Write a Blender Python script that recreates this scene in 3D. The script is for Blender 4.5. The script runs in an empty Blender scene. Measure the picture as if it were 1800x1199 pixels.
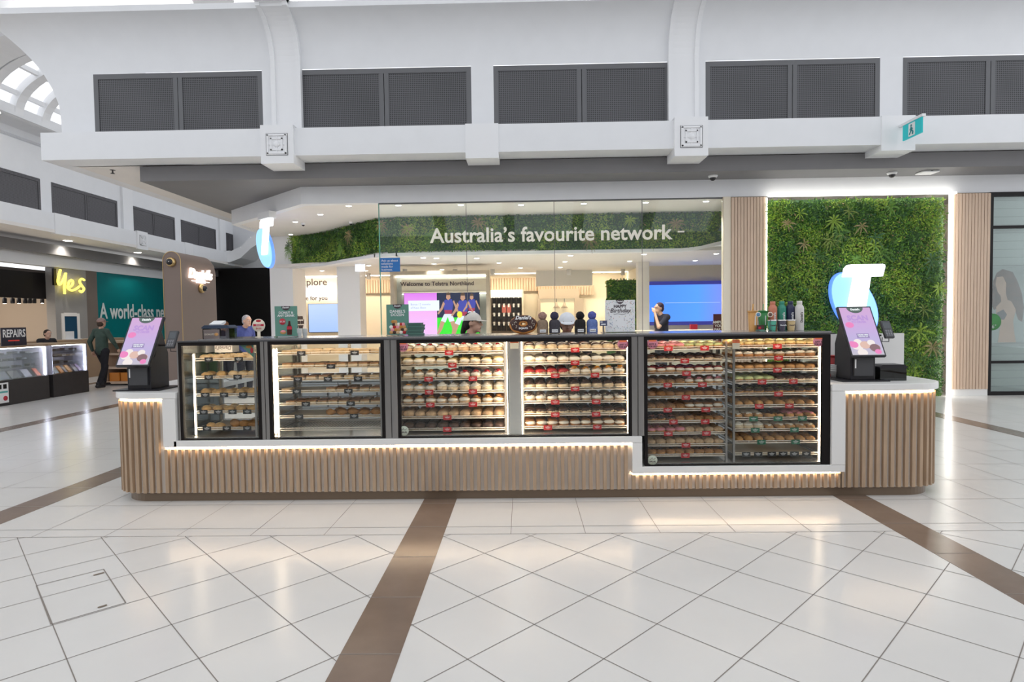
import bpy, math, random
from mathutils import Vector, Matrix
random.seed(7)
S = bpy.context.scene
COL = S.collection
R_ = math.radians
# ------------------------------------------------------------------ camera
F, CH = 1058.0, 1.6
_p, _r, _y = R_(-2.1597), R_(-.7748), R_(-1.0258)
_r0 = Vector((math.cos(_y), -math.sin(_y), 0)); _f0 = Vector((math.sin(_y), math.cos(_y), 0)); _z = Vector((0, 0, 1))
FW = _f0*math.cos(_p) + _z*math.sin(_p); _u1 = _z*math.cos(_p) - _f0*math.sin(_p)
RT = _r0*math.cos(_r) + _u1*math.sin(_r); UP = _u1*math.cos(_r) - _r0*math.sin(_r)
CAM = Vector((0, 0, CH))
cd = bpy.data.cameras.new('camera'); cam = bpy.data.objects.new('camera', cd); COL.objects.link(cam)
m = Matrix((RT, UP, -FW)).transposed().to_4x4(); m.translation = CAM
cam.matrix_world = m
cd.sensor_width = 36; cd.lens = F*36/1800; cd.clip_end = 200
S.camera = cam
def ray(px, py): return FW*F + RT*(px-900) - UP*(py-599.5)
def PY(px, py, Y): d = ray(px, py); return CAM + d*(Y/d.y)
def PZ(px, py, Z): d = ray(px, py); return CAM + d*((Z-CH)/d.z)
def PX(px, py, X): d = ray(px, py); return CAM + d*(X/d.x)
# ------------------------------------------------------------------ view and sky
S.view_settings.view_transform = 'Standard'; S.view_settings.look = 'None'
S.view_settings.exposure = 0.38; S.view_settings.gamma = 1; S.view_settings.use_curve_mapping = False
W = bpy.data.worlds.new('sky'); S.world = W; W.use_nodes = True
nt = W.node_tree; bg = nt.nodes['Background']
tc = nt.nodes.new('ShaderNodeTexCoord'); sp = nt.nodes.new('ShaderNodeSeparateXYZ'); cr = nt.nodes.new('ShaderNodeValToRGB')
nt.links.new(tc.outputs['Generated'], sp.inputs[0]); nt.links.new(sp.outputs[2], cr.inputs[0]); nt.links.new(cr.outputs[0], bg.inputs[0])
cr.color_ramp.elements[0].position = 0.0; cr.color_ramp.elements[0].color = (1.10, 1.13, 1.19, 1)
cr.color_ramp.elements[1].position = .55; cr.color_ramp.elements[1].color = (.79, .82, .86, 1)
bg.inputs[1].default_value = 1.15
# ------------------------------------------------------------------ mesh helpers
class MB:
    def __init__(s): s.v = []; s.f = []; s.mi = []; s.k = 0; s.sm = []
    def mat(s, k): s.k = k; return s
    def add(s, vs, fs, smooth=False):
        o = len(s.v); s.v += [tuple(v) for v in vs]
        for f in fs: s.f.append(tuple(i+o for i in f)); s.mi.append(s.k); s.sm.append(smooth)
        return s
    def box(s, x0, x1, y0, y1, z0, z1):
        vs = [(x, y, z) for z in (z0, z1) for y in (y0, y1) for x in (x0, x1)]
        return s.add(vs, [(0, 2, 3, 1), (4, 5, 7, 6), (0, 1, 5, 4), (2, 6, 7, 3), (0, 4, 6, 2), (1, 3, 7, 5)])
    def obox(s, c, ax, ay, az, hx, hy, hz):
        c = Vector(c); vs = []
        for k in (-1, 1):
            for j in (-1, 1):
                for i in (-1, 1): vs.append(c + ax*(hx*i) + ay*(hy*j) + az*(hz*k))
        return s.add(vs, [(0, 2, 3, 1), (4, 5, 7, 6), (0, 1, 5, 4), (2, 6, 7, 3), (0, 4, 6, 2), (1, 3, 7, 5)])
    def quad(s, a, b, c, d): return s.add([a, b, c, d], [(0, 1, 2, 3)])
    def prism(s, pts, axis, a0, a1):
        """extrude a polygon; axis 'z': pts are (x,y); 'y': pts are (x,z); 'x': pts are (y,z)"""
        def mk(p, a):
            return {'z': (p[0], p[1], a), 'y': (p[0], a, p[1]), 'x': (a, p[0], p[1])}[axis]
        n = len(pts); vs = [mk(p, a0) for p in pts] + [mk(p, a1) for p in pts]
        fs = [tuple(range(n)), tuple(range(2*n-1, n-1, -1))] + [(i, i+n, (i+1) % n+n, (i+1) % n) for i in range(n)]
        return s.add(vs, fs)
    def tube(s, path, r, n=8, closed=False, smooth=True):
        path = [Vector(p) for p in path]; N = len(path); vs = []
        rr = r if isinstance(r, (list, tuple)) else [r]*N
        prev = None
        for i, p in enumerate(path):
            if closed: t = path[(i+1) % N]-path[i-1]
            else: t = path[min(i+1, N-1)]-path[max(i-1, 0)]
            t.normalize()
            if prev is None:
                a = Vector((0, 0, 1)) if abs(t.z) < .9 else Vector((1, 0, 0)); u = t.cross(a).normalized()
            else: u = (prev - t*prev.dot(t)).normalized()
            prev = u; w = t.cross(u)
            for j in range(n):
                g = 2*math.pi*j/n; vs.append(p + u*(math.cos(g)*rr[i]) + w*(math.sin(g)*rr[i]))
        fs = []
        M_ = N if closed else N-1
        for i in range(M_):
            for j in range(n):
                a = i*n+j; b = i*n+(j+1) % n; c = ((i+1) % N)*n+(j+1) % n; d = ((i+1) % N)*n+j; fs.append((a, b, c, d))
        if not closed: fs += [tuple(range(n-1, -1, -1)), tuple(range((N-1)*n, N*n))]
        return s.add(vs, fs, smooth)
    def lathe(s, prof, c=(0, 0, 0), n=20, ax='z', smooth=True):
        vs = []; N = len(prof)
        for r, h in prof:
            for j in range(n):
                g = 2*math.pi*j/n; a, b = r*math.cos(g), r*math.sin(g)
                q = {'z': (a, b, h), 'y': (a, h, b), 'x': (h, a, b)}[ax]
                vs.append((c[0]+q[0], c[1]+q[1], c[2]+q[2]))
        fs = [(i*n+j, i*n+(j+1) % n, (i+1)*n+(j+1) % n, (i+1)*n+j) for i in range(N-1) for j in range(n)]
        if prof[0][0] > 1e-5: fs.append(tuple(range(n-1, -1, -1)))
        if prof[-1][0] > 1e-5: fs.append(tuple(range((N-1)*n, N*n)))
        return s.add(vs, fs, smooth)
    def ball(s, c, rx, ry=None, rz=None, nu=14, nv=9, fn=None):
        ry = ry or rx; rz = rz or rx; vs = []
        for i in range(nv+1):
            t = math.pi*i/nv
            for j in range(nu):
                g = 2*math.pi*j/nu; d = Vector((math.sin(t)*math.cos(g), math.sin(t)*math.sin(g), math.cos(t)))
                k = fn(d) if fn else 1
                vs.append((c[0]+d.x*rx*k, c[1]+d.y*ry*k, c[2]+d.z*rz*k))
        fs = [(i*nu+j, (i+1)*nu+j, (i+1)*nu+(j+1) % nu, i*nu+(j+1) % nu) for i in range(nv) for j in range(nu)]
        return s.add(vs, fs, True)
    def mesh(s, name, mats):
        me = bpy.data.meshes.new(name); me.from_pydata(s.v, [], s.f)
        for mm in mats: me.materials.append(mm)
        me.polygons.foreach_set('material_index', s.mi); me.polygons.foreach_set('use_smooth', s.sm)
        me.update(); return me
    def build(s, name, mats, parent=None, bevel=0):
        if not isinstance(mats, (list, tuple)): mats = [mats]
        o = bpy.data.objects.new(name, s.mesh(name, mats)); COL.objects.link(o)
        if parent is not None: o.parent = parent
        if bevel:
            b = o.modifiers.new('bevel', 'BEVEL'); b.width = bevel; b.segments = 2; b.limit_method = 'ANGLE'
        return o
def tag(o, label=None, cat=None, group=None, kind=None):
    if label: o['label'] = label
    if cat: o['category'] = cat
    if group: o['group'] = group
    if kind: o['kind'] = kind
    return o
def empty(name, loc=(0, 0, 0), rz=0, label=None, cat=None, group=None):
    o = bpy.data.objects.new(name, None); COL.objects.link(o); o.location = loc; o.rotation_euler = (0, 0, rz); o.empty_display_size = .1
    return tag(o, label, cat, group)
def copytree(o, loc, rz=None, label=None, group=None, scale=None):
    c = o.copy(); COL.objects.link(c); c.location = loc
    if rz is not None: c.rotation_euler = (0, 0, rz)
    if scale: c.scale = scale
    if label: c['label'] = label
    if group: c['group'] = group
    for ch in list(o.children):
        d = ch.copy(); COL.objects.link(d); d.parent = c
        for g in list(ch.children):
            e = g.copy(); COL.objects.link(e); e.parent = d
    return c
def struct(o): o['kind'] = 'structure'; return o
# ------------------------------------------------------------------ materials
def mat(name, col, rough=.5, metal=0, emit=None, es=0, var=0, scale=8, spec=.5, bump=0, stretch=(1, 1, 1), alpha=None, coat=0):
    m = bpy.data.materials.new(name); m.use_nodes = True; n = m.node_tree.nodes; l = m.node_tree.links; b = n['Principled BSDF']
    b.inputs['Base Color'].default_value = (*col, 1); b.inputs['Roughness'].default_value = rough; b.inputs['Metallic'].default_value = metal
    b.inputs['Specular IOR Level'].default_value = spec
    if coat: b.inputs['Coat Weight'].default_value = coat; b.inputs['Coat Roughness'].default_value = .05
    if emit: b.inputs['Emission Color'].default_value = (*emit, 1); b.inputs['Emission Strength'].default_value = es
    if var or bump:
        t = n.new('ShaderNodeTexCoord'); mp = n.new('ShaderNodeMapping'); mp.inputs['Scale'].default_value = stretch
        ns = n.new('ShaderNodeTexNoise'); ns.inputs['Scale'].default_value = scale; ns.inputs['Detail'].default_value = 4
        l.new(t.outputs['Object'], mp.inputs[0]); l.new(mp.outputs[0], ns.inputs['Vector'])
        if var:
            r = n.new('ShaderNodeValToRGB'); r.color_ramp.elements[0].position = .3; r.color_ramp.elements[1].position = .7
            r.color_ramp.elements[0].color = (*[c*(1-var) for c in col], 1); r.color_ramp.elements[1].color = (*[min(1, c*(1+var)) for c in col], 1)
            l.new(ns.outputs['Fac'], r.inputs[0]); l.new(r.outputs[0], b.inputs['Base Color'])
        if bump:
            bp = n.new('ShaderNodeBump'); bp.inputs['Strength'].default_value = bump; bp.inputs['Distance'].default_value = .01
            l.new(ns.outputs['Fac'], bp.inputs['Height']); l.new(bp.outputs[0], b.inputs['Normal'])
    return m
def glassmat(name, tint=(.96, .985, .975), refl=.10, rough=0.0, base=.0):
    m = bpy.data.materials.new(name); m.use_nodes = True; n = m.node_tree.nodes; l = m.node_tree.links
    n.remove(n['Principled BSDF']); out = n['Material Output']
    tr = n.new('ShaderNodeBsdfTransparent'); tr.inputs[0].default_value = (*tint, 1)
    gl = n.new('ShaderNodeBsdfGlossy'); gl.inputs['Roughness'].default_value = rough; gl.inputs[0].default_value = (.9, .95, .95, 1)
    lw = n.new('ShaderNodeFresnel'); lw.inputs['IOR'].default_value = 1.5
    ma = n.new('ShaderNodeMath'); ma.operation = 'MULTIPLY_ADD'; ma.inputs[1].default_value = refl/.04*.5; ma.inputs[2].default_value = base; ma.use_clamp = True
    mx = n.new('ShaderNodeMixShader'); l.new(lw.outputs[0], ma.inputs[0]); l.new(ma.outputs[0], mx.inputs[0])
    l.new(tr.outputs[0], mx.inputs[1]); l.new(gl.outputs[0], mx.inputs[2]); l.new(mx.outputs[0], out.inputs[0])
    return m
def perfmat(name, c0, c1, pitch, hole=.62):
    m = mat(name, c0, .5); n = m.node_tree.nodes; l = m.node_tree.links; b = n['Principled BSDF']
    t = n.new('ShaderNodeTexCoord'); s = n.new('ShaderNodeSeparateXYZ'); l.new(t.outputs['Object'], s.inputs[0])
    outs = []
    a0 = n.new('ShaderNodeMath'); a0.operation = 'ADD'; l.new(s.outputs[0], a0.inputs[0]); l.new(s.outputs[1], a0.inputs[1])
    for src in (a0.outputs[0], s.outputs[2]):
        k = n.new('ShaderNodeMath'); k.operation = 'MULTIPLY'; k.inputs[1].default_value = 1/pitch; l.new(src, k.inputs[0])
        fr = n.new('ShaderNodeMath'); fr.operation = 'FRACT'; l.new(k.outputs[0], fr.inputs[0])
        lt = n.new('ShaderNodeMath'); lt.operation = 'LESS_THAN'; lt.inputs[1].default_value = hole; l.new(fr.outputs[0], lt.inputs[0]); outs.append(lt)
    mu = n.new('ShaderNodeMath'); mu.operation = 'MULTIPLY'; l.new(outs[0].outputs[0], mu.inputs[0]); l.new(outs[1].outputs[0], mu.inputs[1])
    mx = n.new('ShaderNodeMix'); mx.data_type = 'RGBA'; l.new(mu.outputs[0], mx.inputs['Factor'])
    mx.inputs['A'].default_value = (*c0, 1); mx.inputs['B'].default_value = (*c1, 1); l.new(mx.outputs['Result'], b.inputs['Base Color'])
    return m
def stripemat(name, ca, cb, pitch, duty, axis=2, rough=.5):
    m = mat(name, ca, rough); n = m.node_tree.nodes; l = m.node_tree.links; b = n['Principled BSDF']
    t = n.new('ShaderNodeTexCoord'); s = n.new('ShaderNodeSeparateXYZ'); l.new(t.outputs['Object'], s.inputs[0])
    k = n.new('ShaderNodeMath'); k.operation = 'MULTIPLY'; k.inputs[1].default_value = 1/pitch; l.new(s.outputs[axis], k.inputs[0])
    fr = n.new('ShaderNodeMath'); fr.operation = 'FRACT'; l.new(k.outputs[0], fr.inputs[0])
    lt = n.new('ShaderNodeMath'); lt.operation = 'LESS_THAN'; lt.inputs[1].default_value = duty; l.new(fr.outputs[0], lt.inputs[0])
    mx = n.new('ShaderNodeMix'); mx.data_type = 'RGBA'; l.new(lt.outputs[0], mx.inputs['Factor'])
    mx.inputs['A'].default_value = (*ca, 1); mx.inputs['B'].default_value = (*cb, 1); l.new(mx.outputs['Result'], b.inputs['Base Color'])
    return m
def screenmat(name, stops, strength, axis=2, lo=0, hi=1, rough=.3):
    """a lit screen: a colour ramp along one object axis"""
    m = bpy.data.materials.new(name); m.use_nodes = True; n = m.node_tree.nodes; l = m.node_tree.links; b = n['Principled BSDF']
    t = n.new('ShaderNodeTexCoord'); s = n.new('ShaderNodeSeparateXYZ'); l.new(t.outputs['Generated'], s.inputs[0])
    r = n.new('ShaderNodeValToRGB'); l.new(s.outputs[axis], r.inputs[0])
    e = r.color_ramp.elements
    e[0].position = stops[0][0]; e[0].color = (*stops[0][1], 1); e[1].position = stops[-1][0]; e[1].color = (*stops[-1][1], 1)
    for p, c in stops[1:-1]: q = e.new(p); q.color = (*c, 1)
    b.inputs['Base Color'].default_value = (.02, .02, .02, 1); b.inputs['Roughness'].default_value = rough
    l.new(r.outputs[0], b.inputs['Emission Color']); b.inputs['Emission Strength'].default_value = strength
    return m
M = {}
M['plaster'] = mat('white_plaster', (.80, .81, .83), .7, var=.015, scale=3)
M['plaster2'] = mat('cream_plaster', (.80, .77, .74), .7, var=.015, scale=3)
M['trimwhite'] = mat('white_paint', (.83, .835, .85), .6)
M['grey'] = mat('grey_paint', (.19, .185, .19), .55, var=.03, scale=2)
M['grille_frame'] = mat('grille_frame_grey', (.13, .132, .14), .5)
M['perf'] = perfmat('perforated_metal', (.115, .115, .125), (.012, .012, .014), .034)
M['perfdark'] = perfmat('perforated_metal_dark', (.10, .095, .105), (.02, .018, .02), .034)
M['floor'] = mat('terrazzo_tile', (.70, .68, .65), .2, var=.03, scale=1.3, spec=.24)
M['band'] = mat('brown_stone', (.21, .148, .11), .2, var=.08, scale=5)
M['grout'] = mat('grout', (.24, .21, .185), .8)
M['wood'] = mat('oak_slat', (.44, .31, .205), .55, var=.12, scale=14, stretch=(3, 3, .25))
M['woodback'] = mat('slat_backing_board', (.66, .60, .54), .6)
M['woodlight'] = mat('pale_oak_slat', (.62, .46, .34), .55, var=.07, scale=14, stretch=(3, 3, .2))
M['woodgap'] = mat('pale_oak_groove', (.23, .155, .105), .8)
M['solid'] = mat('white_solid_surface', (.80, .79, .77), .3)
M['plinth'] = mat('bronze_kick_plate', (.20, .145, .10), .35, metal=.3)
M['steel'] = mat('brushed_steel', (.34, .33, .32), .34, metal=.9, var=.06, scale=30, stretch=(1, 1, .05))
M['steellight'] = mat('bright_steel', (.75, .73, .70), .22, metal=.9)
M['black'] = mat('black_frame', (.010, .008, .008), .4, spec=.2)
M['blackplastic'] = mat('black_plastic', (.015, .014, .018), .35)
M['darkgrey'] = mat('dark_grey_plastic', (.06, .06, .065), .5)
M['led'] = mat('warm_led', (1, 1, 1), .5, emit=(1, .76, .50), es=12)
M['ledcase'] = mat('case_led', (1, 1, 1), .5, emit=(1, .80, .60), es=13)
M['ledwhite'] = mat('white_led', (1, 1, 1), .5, emit=(1, .96, .88), es=6)
M['ledcool'] = mat('cool_led', (1, 1, 1), .5, emit=(.84, .86, 1), es=16)
M['lamp'] = mat('downlight_lens', (1, 1, 1), .5, emit=(1, .95, .86), es=9)
M['glass'] = glassmat('case_glass', (.975, .985, .98), .045)
M['shopglass'] = glassmat('shopfront_glass', (.965, .985, .975), .052)
M['glassedge'] = mat('glass_edge', (.10, .30, .25), .2)
M['white'] = mat('white_matt', (.82, .82, .82), .6)
M['cream'] = mat('cream_matt', (.80, .72, .58), .6)
M['wire'] = mat('white_coated_wire', (.86, .80, .70), .35)
M['traypaper'] = mat('tray_liner', (.72, .60, .44), .6)
M['signwhite'] = mat('sign_white_acrylic', (.85, .82, .76), .4, emit=(1, .93, .82), es=.15)
def add_text(txt, size, mt, parent, loc, rot=None, ext=.002, bold=0, name='lettering', shear=0, sx=1, align='CENTER', space=1, aligny='CENTER', mats4=None):
    c = bpy.data.curves.new('t', 'FONT'); c.body = txt; c.size = size; c.extrude = ext; c.offset = bold; c.shear = shear
    c.align_x = align; c.align_y = aligny; c.space_character = space; c.resolution_u = 3
    t = bpy.data.objects.new('t', c); COL.objects.link(t); bpy.context.view_layer.update()
    me = bpy.data.meshes.new_from_object(t.evaluated_get(bpy.context.evaluated_depsgraph_get()))
    bpy.data.objects.remove(t); bpy.data.curves.remove(c)
    me.name = name; me.materials.clear(); me.materials.append(mt)
    o = bpy.data.objects.new(name, me); COL.objects.link(o)
    if parent is not None: o.parent = parent
    if mats4 is not None: o.matrix_local = mats4
    else:
        o.location = loc; o.rotation_euler = rot or (R_(90), 0, 0)
    o.scale = (sx, 1, 1) if mats4 is None else o.scale
    return o
# ================================================================== THE BUILDING
YW = 11.65; YB = 10.5; YU = 11.0; XR = 14.0
# ---- floor with tile joints and brown bands
fl = struct(MB().box(-34, 22, -9, 36, -.1, 0).build('floor', M['floor']))
gj = MB()
def joint(a, b, w=.0024, z=.0012):
    a = Vector(a); b = Vector(b); d = (b-a).normalized(); n = Vector((-d.y, d.x))*w
    gj.add([(*(a+n), z), (*(a-n), z), (*(b-n), z), (*(b+n), z)], [(0, 1, 2, 3)])
def clip(p, d, x0, x1, y0, y1):
    t0, t1 = -99, 99
    for o, v, lo, hi in ((p[0], d[0], x0, x1), (p[1], d[1], y0, y1)):
        a, b = (lo-o)/v, (hi-o)/v
        if a > b: a, b = b, a
        t0 = max(t0, a); t1 = min(t1, b)
    return (t0, t1) if t1-t0 > .02 else None
TS = .452*.9995; s2 = math.sqrt(.5)
BANDS = [(-11.74, -11.45), (-8.12, -7.83), (-4.51, -4.22), (-.895, -.605), (2.715, 3.0), (6.33, 6.62), (9.95, 10.24)]
ORG = {3: (.0905*.452, 8.2466*.452), 2: (-4.8729*.452, 6.159*.452)}
def unit(h=3.541205): return 1.6/h
U_ = unit()
for zi in range(len(BANDS)-1):
    x0, x1 = BANDS[zi][1], BANDS[zi+1][0]
    if zi == 2: o = (-4.87291415*U_, 6.1590175*U_)
    elif zi == 3: o = (.09052321*U_, 8.24658208*U_)
    else: o = (.09052321*U_ + (zi-3)*3.61, 8.24658208*U_)
    for k in range(-30, 31):
        for sg in (1, -1):
            # family along direction (s2, sg*s2), offset perpendicular
            n = (-sg*s2, s2); p = (o[0]+n[0]*k*U_, o[1]+n[1]*k*U_); d = (s2, sg*s2)
            c = clip(p, d, x0, x1, -3, 4.41)
            if c: joint((p[0]+d[0]*c[0], p[1]+d[1]*c[0]), (p[0]+d[0]*c[1], p[1]+d[1]*c[1]))
    for Y in (4.41, 4.57):
        joint((x0, Y), (x1, Y))
    for Y in [5.17+.6*i for i in range(12)]: joint((x0, Y), (x1, Y), .002)
    n = 6
    for i in range(1, n): joint((x0+(x1-x0)*(i-.1)/n, 4.41), (x0+(x1-x0)*(i-.1)/n, 11.6), .002)
for i in range(0, 26):
    joint((-10, 11.6+.6*i), (-16, 11.6+.6*i), .002)
gro = gj.build('tile_joints', M['grout'], fl)
for i, (x0, x1) in enumerate(BANDS):
    b = MB().box(x0, x1, -6, 30 if x1 < -7 else 11.6, 0, .0018)
    for j in range(-5, 22 if x1 > -7 else 50):
        Y = 3.4+.588*j
        b.mat(1).add([(x0, Y-.003, .0024), (x1, Y-.003, .0024), (x1, Y+.003, .0024), (x0, Y+.003, .0024)], [(0, 1, 2, 3)]).mat(0)
    struct(b.build('trim_%d' % (i+1), [M['band'], M['grout']]))
# floor access hatch on the left
h = empty('floor_hatch', (0, 0, 0), 0, 'square floor access hatch with brass corner lifting points set in the pale tiles', 'hatch')
pts = [PZ(x, y, 0) for x, y in ((64, 1030), (182, 1001), (221, 1060), (90, 1098))]
hb = MB(); hd = MB()
for a, b in ((0, 1), (1, 2), (2, 3), (3, 0)):
    p, q = pts[a], pts[b]; d = (q-p).normalized(); n = Vector((-d.y, d.x, 0))*.0032
    hd.add([(*(p+n).xy, .002), (*(p-n).xy, .002), (*(q-n).xy, .002), (*(q+n).xy, .002)], [(0, 1, 2, 3)])
hd.build('joint', M['grout'], h)
for a, b, c in ((164, 1012, 183), (172, 1069, 188)):
    p = PZ(a, b, 0); q = PZ(c, b-5, 0)
    d = (q-p).normalized(); n = Vector((-d.y, d.x, 0))*.010
    MB().add([(*(p+n).xy, .0026), (*(p-n).xy, .0026), (*(q-n).xy, .0026), (*(q+n).xy, .0026)], [(0, 1, 2, 3)]).build('lifting_point', M['plinth'], h)

# ---- upper wall with cove, cut by the side mall's arch at the left
prof = [(11.0, 4.9), (11.0, 5.6), (11.0, 6.15)]+[(11.0-.58*(1-math.cos(R_(90*i/12))), 6.15+.81*math.sin(R_(90*i/12))) for i in range(1, 13)]
def leftx(z):
    t = max(0, (z-5.4)/1.7); return -8.38 - 1.15*t**1.7
GR = [(-7.76, -4.665), (-4.03, -.87), (-.467, 2.70), (3.33, 6.42), (6.82, 9.91)]
uw = MB()
zs = [p[1] for p in prof]
# lower band solid wall pieces between grilles
xs = [-8.38]+[v for g in GR for v in g]+[XR]
for i in range(0, len(xs), 2): uw.box(xs[i], xs[i+1], 11.0, 11.12, 4.9, 6.15)
uw.box(-8.38, XR, 11.0, 11.12, 4.6, 4.9)
cp_ = [(11.0, 6.15)]+[(11.0-.58*(1-math.cos(R_(90*i/14))), 6.15+.81*math.sin(R_(90*i/14))) for i in range(1, 15)]
vs = []
for y_, z_ in cp_: vs += [(leftx(z_), y_, z_), (XR, y_, z_), (leftx(z_), y_+.8, z_)]
uw.add(vs, [(3*i, 3*i+1, 3*i+4, 3*i+3) for i in range(14)], True); uw.add(vs, [(3*i, 3*i+3, 3*i+5, 3*i+2) for i in range(14)])
for za, zb in ((5.3, 5.6), (5.6, 5.9), (5.9, 6.15)):
    uw.add([(leftx(za), 11.0, za), (-8.38, 11.0, za), (-8.38, 11.0, zb), (leftx(zb), 11.0, zb)], [(0, 1, 2, 3)])
    uw.add([(leftx(za), 11.0, za), (leftx(za), 11.8, za), (leftx(zb), 11.8, zb), (leftx(zb), 11.0, zb)], [(0, 1, 2, 3)])
# lip at the top of the cove
uw.add([(leftx(6.96), 10.42, 6.96), (XR, 10.42, 6.96), (XR, 10.42, 7.06), (leftx(7.06), 10.42, 7.06)], [(0, 1, 2, 3)])
uw.add([(leftx(7.06), 10.42, 7.06), (XR, 10.42, 7.06), (XR, 11.0, 7.06), (leftx(7.06), 11.0, 7.06)], [(0, 1, 2, 3)])
struct(uw.build('wall_upper', M['plaster']))
# lit cove vault above the lip
cv = MB()
for i in range(6):
    t0, t1 = R_(10+i*11), R_(10+(i+1)*11)
    ya, za, yb, zb = 6.6+4.4*math.cos(t0), 6.8+2.6*math.sin(t0), 6.6+4.4*math.cos(t1), 6.8+2.6*math.sin(t1)
    cv.add([(-10.2, ya, za), (XR, ya, za), (XR, yb, zb), (-10.2, yb, zb)], [(0, 1, 2, 3)], True)
struct(cv.build('ceiling_nave', M['plaster']))
struct(MB().box(-9.2, XR, 10.7, 10.76, 7.065, 7.10).build('trim_20', M['ledwhite']))
# curved pilasters
for k, xc in enumerate((-4.2, 2.92, 10.1)):
    p = MB()
    off = [(y-.09, z) for y, z in prof]+[(10.33, 7.10)]
    back = [(y+.02, z) for y, z in prof]+[(10.5, 7.1)]
    off[0] = (10.91, 4.6)
    for x0, x1, d in ((xc-.27, xc-.19, 0), (xc-.19, xc+.19, .03), (xc+.19, xc+.27, 0)):
        poly = [(y+d, z) for y, z in off]
        p.prism(poly+list(reversed(back)), 'x', x0, x1)
    p.box(xc-.27, xc+.27, 10.25, 10.6, 7.02, 7.22)
    struct(p.build('trim_%d' % (21+k), M['trimwhite']))
# rib crossing the cove above the pilasters, with a small fitting
for k, xc in enumerate((-4.2, 2.92)):
    p = MB(); pr_ = []
    for i in range(7):
        t = R_(6+i*10); pr_.append((6.6+4.25*math.cos(t), 6.9+2.45*math.sin(t)))
    q = [(y+.3, z+.1) for y, z in pr_]
    p.prism(pr_+list(reversed(q)), 'x', xc-.30, xc+.30)
    struct(p.build('trim_%d' % (25+k), M['trimwhite']))
# ---- beam, piers, soffits
bm = MB().box(-8.38, XR, YB, 11.0, 4.475, 4.95).box(-8.38, -8.1, 11.0, 30, 4.475, 4.95)
struct(bm.build('wall_beam', M['plaster']))
struct(MB().box(-8.38, XR, 11.0, 30, 4.5, 4.6).box(-8.1, -6.0, 10.96, 30, 4.475, 4.5).build('ceiling_soffit', M['plaster2']))
def rosette(xc, yf, zc, label, axis='y', s=1):
    t = empty('ceiling_rosette', (xc, yf, zc), 0 if axis == 'y' else R_(90), label, 'ornament', 'square plaster rosettes on the beam piers')
    a = MB()
    a.box(-.18, .18, -.012, 0, -.18, .18); a.build('backplate', M['trimwhite'], t)
    f_ = MB()
    for w, d in ((.165, .03), (.105, .028)):
        for x0, x1, z0, z1 in ((-w, w, w-.022, w), (-w, w, -w, -w+.022), (-w, -w+.022, -w, w), (w-.022, w, -w, w)):
            f_.box(x0, x1, -d, -.01, z0, z1)
    f_.box(-.012, .012, -.02, -.01, -.16, .16).box(-.16, .16, -.02, -.01, -.012, .012)
    f_.build('moulded_frame', M['trimwhite'], t)
    MB().lathe([(0, -.036), (.035, -.034), (.05, -.02), (.055, -.01)], ax='y').build('boss', M['trimwhite'], t)
    g = MB()
    for x0, x1, z0, z1 in ((-.19, .19, .18, .188), (-.19, .19, -.188, -.18), (-.19, -.182, -.18, .18), (.182, .19, -.18, .18)): g.box(x0, x1, -.004, 0, z0, z1)
    g.build('shadow_gap', M['darkgrey'], t)
    return t
pz = MB()
for xc in (-4.2, 2.92, 10.1): pz.box(xc-.285, xc+.285, 10.44, 10.98, 4.33, 4.99)
for xc in (-.66, 6.44): pz.box(xc-.285, xc+.285, 10.485, 10.98, 4.37, 4.96)
struct(pz.build('trim_30', M['trimwhite']))
rosette(-4.2, 10.44, 4.655, 'square white plaster rosette on the pier above the hanging letter sign at left')
rosette(2.92, 10.44, 4.655, 'square white plaster rosette on the pier above the shopfront, right of centre')
# grey bulkhead
struct(MB().box(-6.95, XR, 10.98, 14.5, 4.19, 4.46).box(-6.95, -6.0, 14.5, 20, 4.19, 4.46).build('ceiling_bulkhead', M['grey']))
# white fascia above the shopfront with diagonal return
fp = [(-4.25, YW), (-6.72, 13.95), (-6.78, 16.1), (-6.6, 16.1), (-6.55, 14.0), (-4.2, YW+.16), (XR, YW+.16), (XR, YW)]
struct(MB().prism(fp, 'z', 3.86, 4.2).build('wall_fascia', M['plaster']))
# shop entrance ceiling (z 3.86)
ce = [(-4.2, YW+.02), (-6.68, 13.97), (-6.72, 18.5), (9, 18.5), (9, YW+.02)]
struct(MB().prism(ce, 'z', 3.875, 3.95).build('ceiling_entrance', M['plaster2']))
# ---- ventilation grilles
gl = MB()
def grille(x0, x1, y, z0, z1, label, group, dark=False, vert=False):
    w = (x1-x0); t = empty('vent_grille', ((x0+x1)/2, y, z0) if not vert else (vert, (x0+x1)/2, z0), 0 if not vert else R_(90), label, 'grille', group)
    h_ = z1-z0; f_ = MB(); d = .03
    f_.box(-w/2, w/2, 0, .05, 0, .07).box(-w/2, w/2, 0, .05, h_-.09, h_)
    for a, b in ((-w/2, -w/2+.085), (-.085, -.006), (.006, .085), (w/2-.085, w/2)): f_.box(a, b, 0, .05, .07, h_-.09)
    f_.build('frame', M['grille_frame'] if not dark else M['perfdark'], t)
    for s_ in (-1, 1):
        p = MB().box(-w/4+.045, w/4-.045, .012, .022, .06-h_/2, h_/2-.08).build('perforated_panel', M['perf'] if not dark else M['perfdark'], t)
        p.location = (s_*w/4, 0, h_/2)
    MB().box(-w/2, w/2, .05, .07, 0, h_).build('backing', M['black'], t)
    return t
nm = ['above the hanging letter sign, at the left end', 'second from the left end', 'in the middle of the row', 'right of the right-hand rosette', 'at the right edge behind the exit sign']
for (a, b), s_ in zip(GR, nm): grille(a, b, 11.0, 4.95, 6.14, 'pair of dark grey perforated vent panels '+s_, 'vent grilles in the upper wall facing the kiosk')
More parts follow.
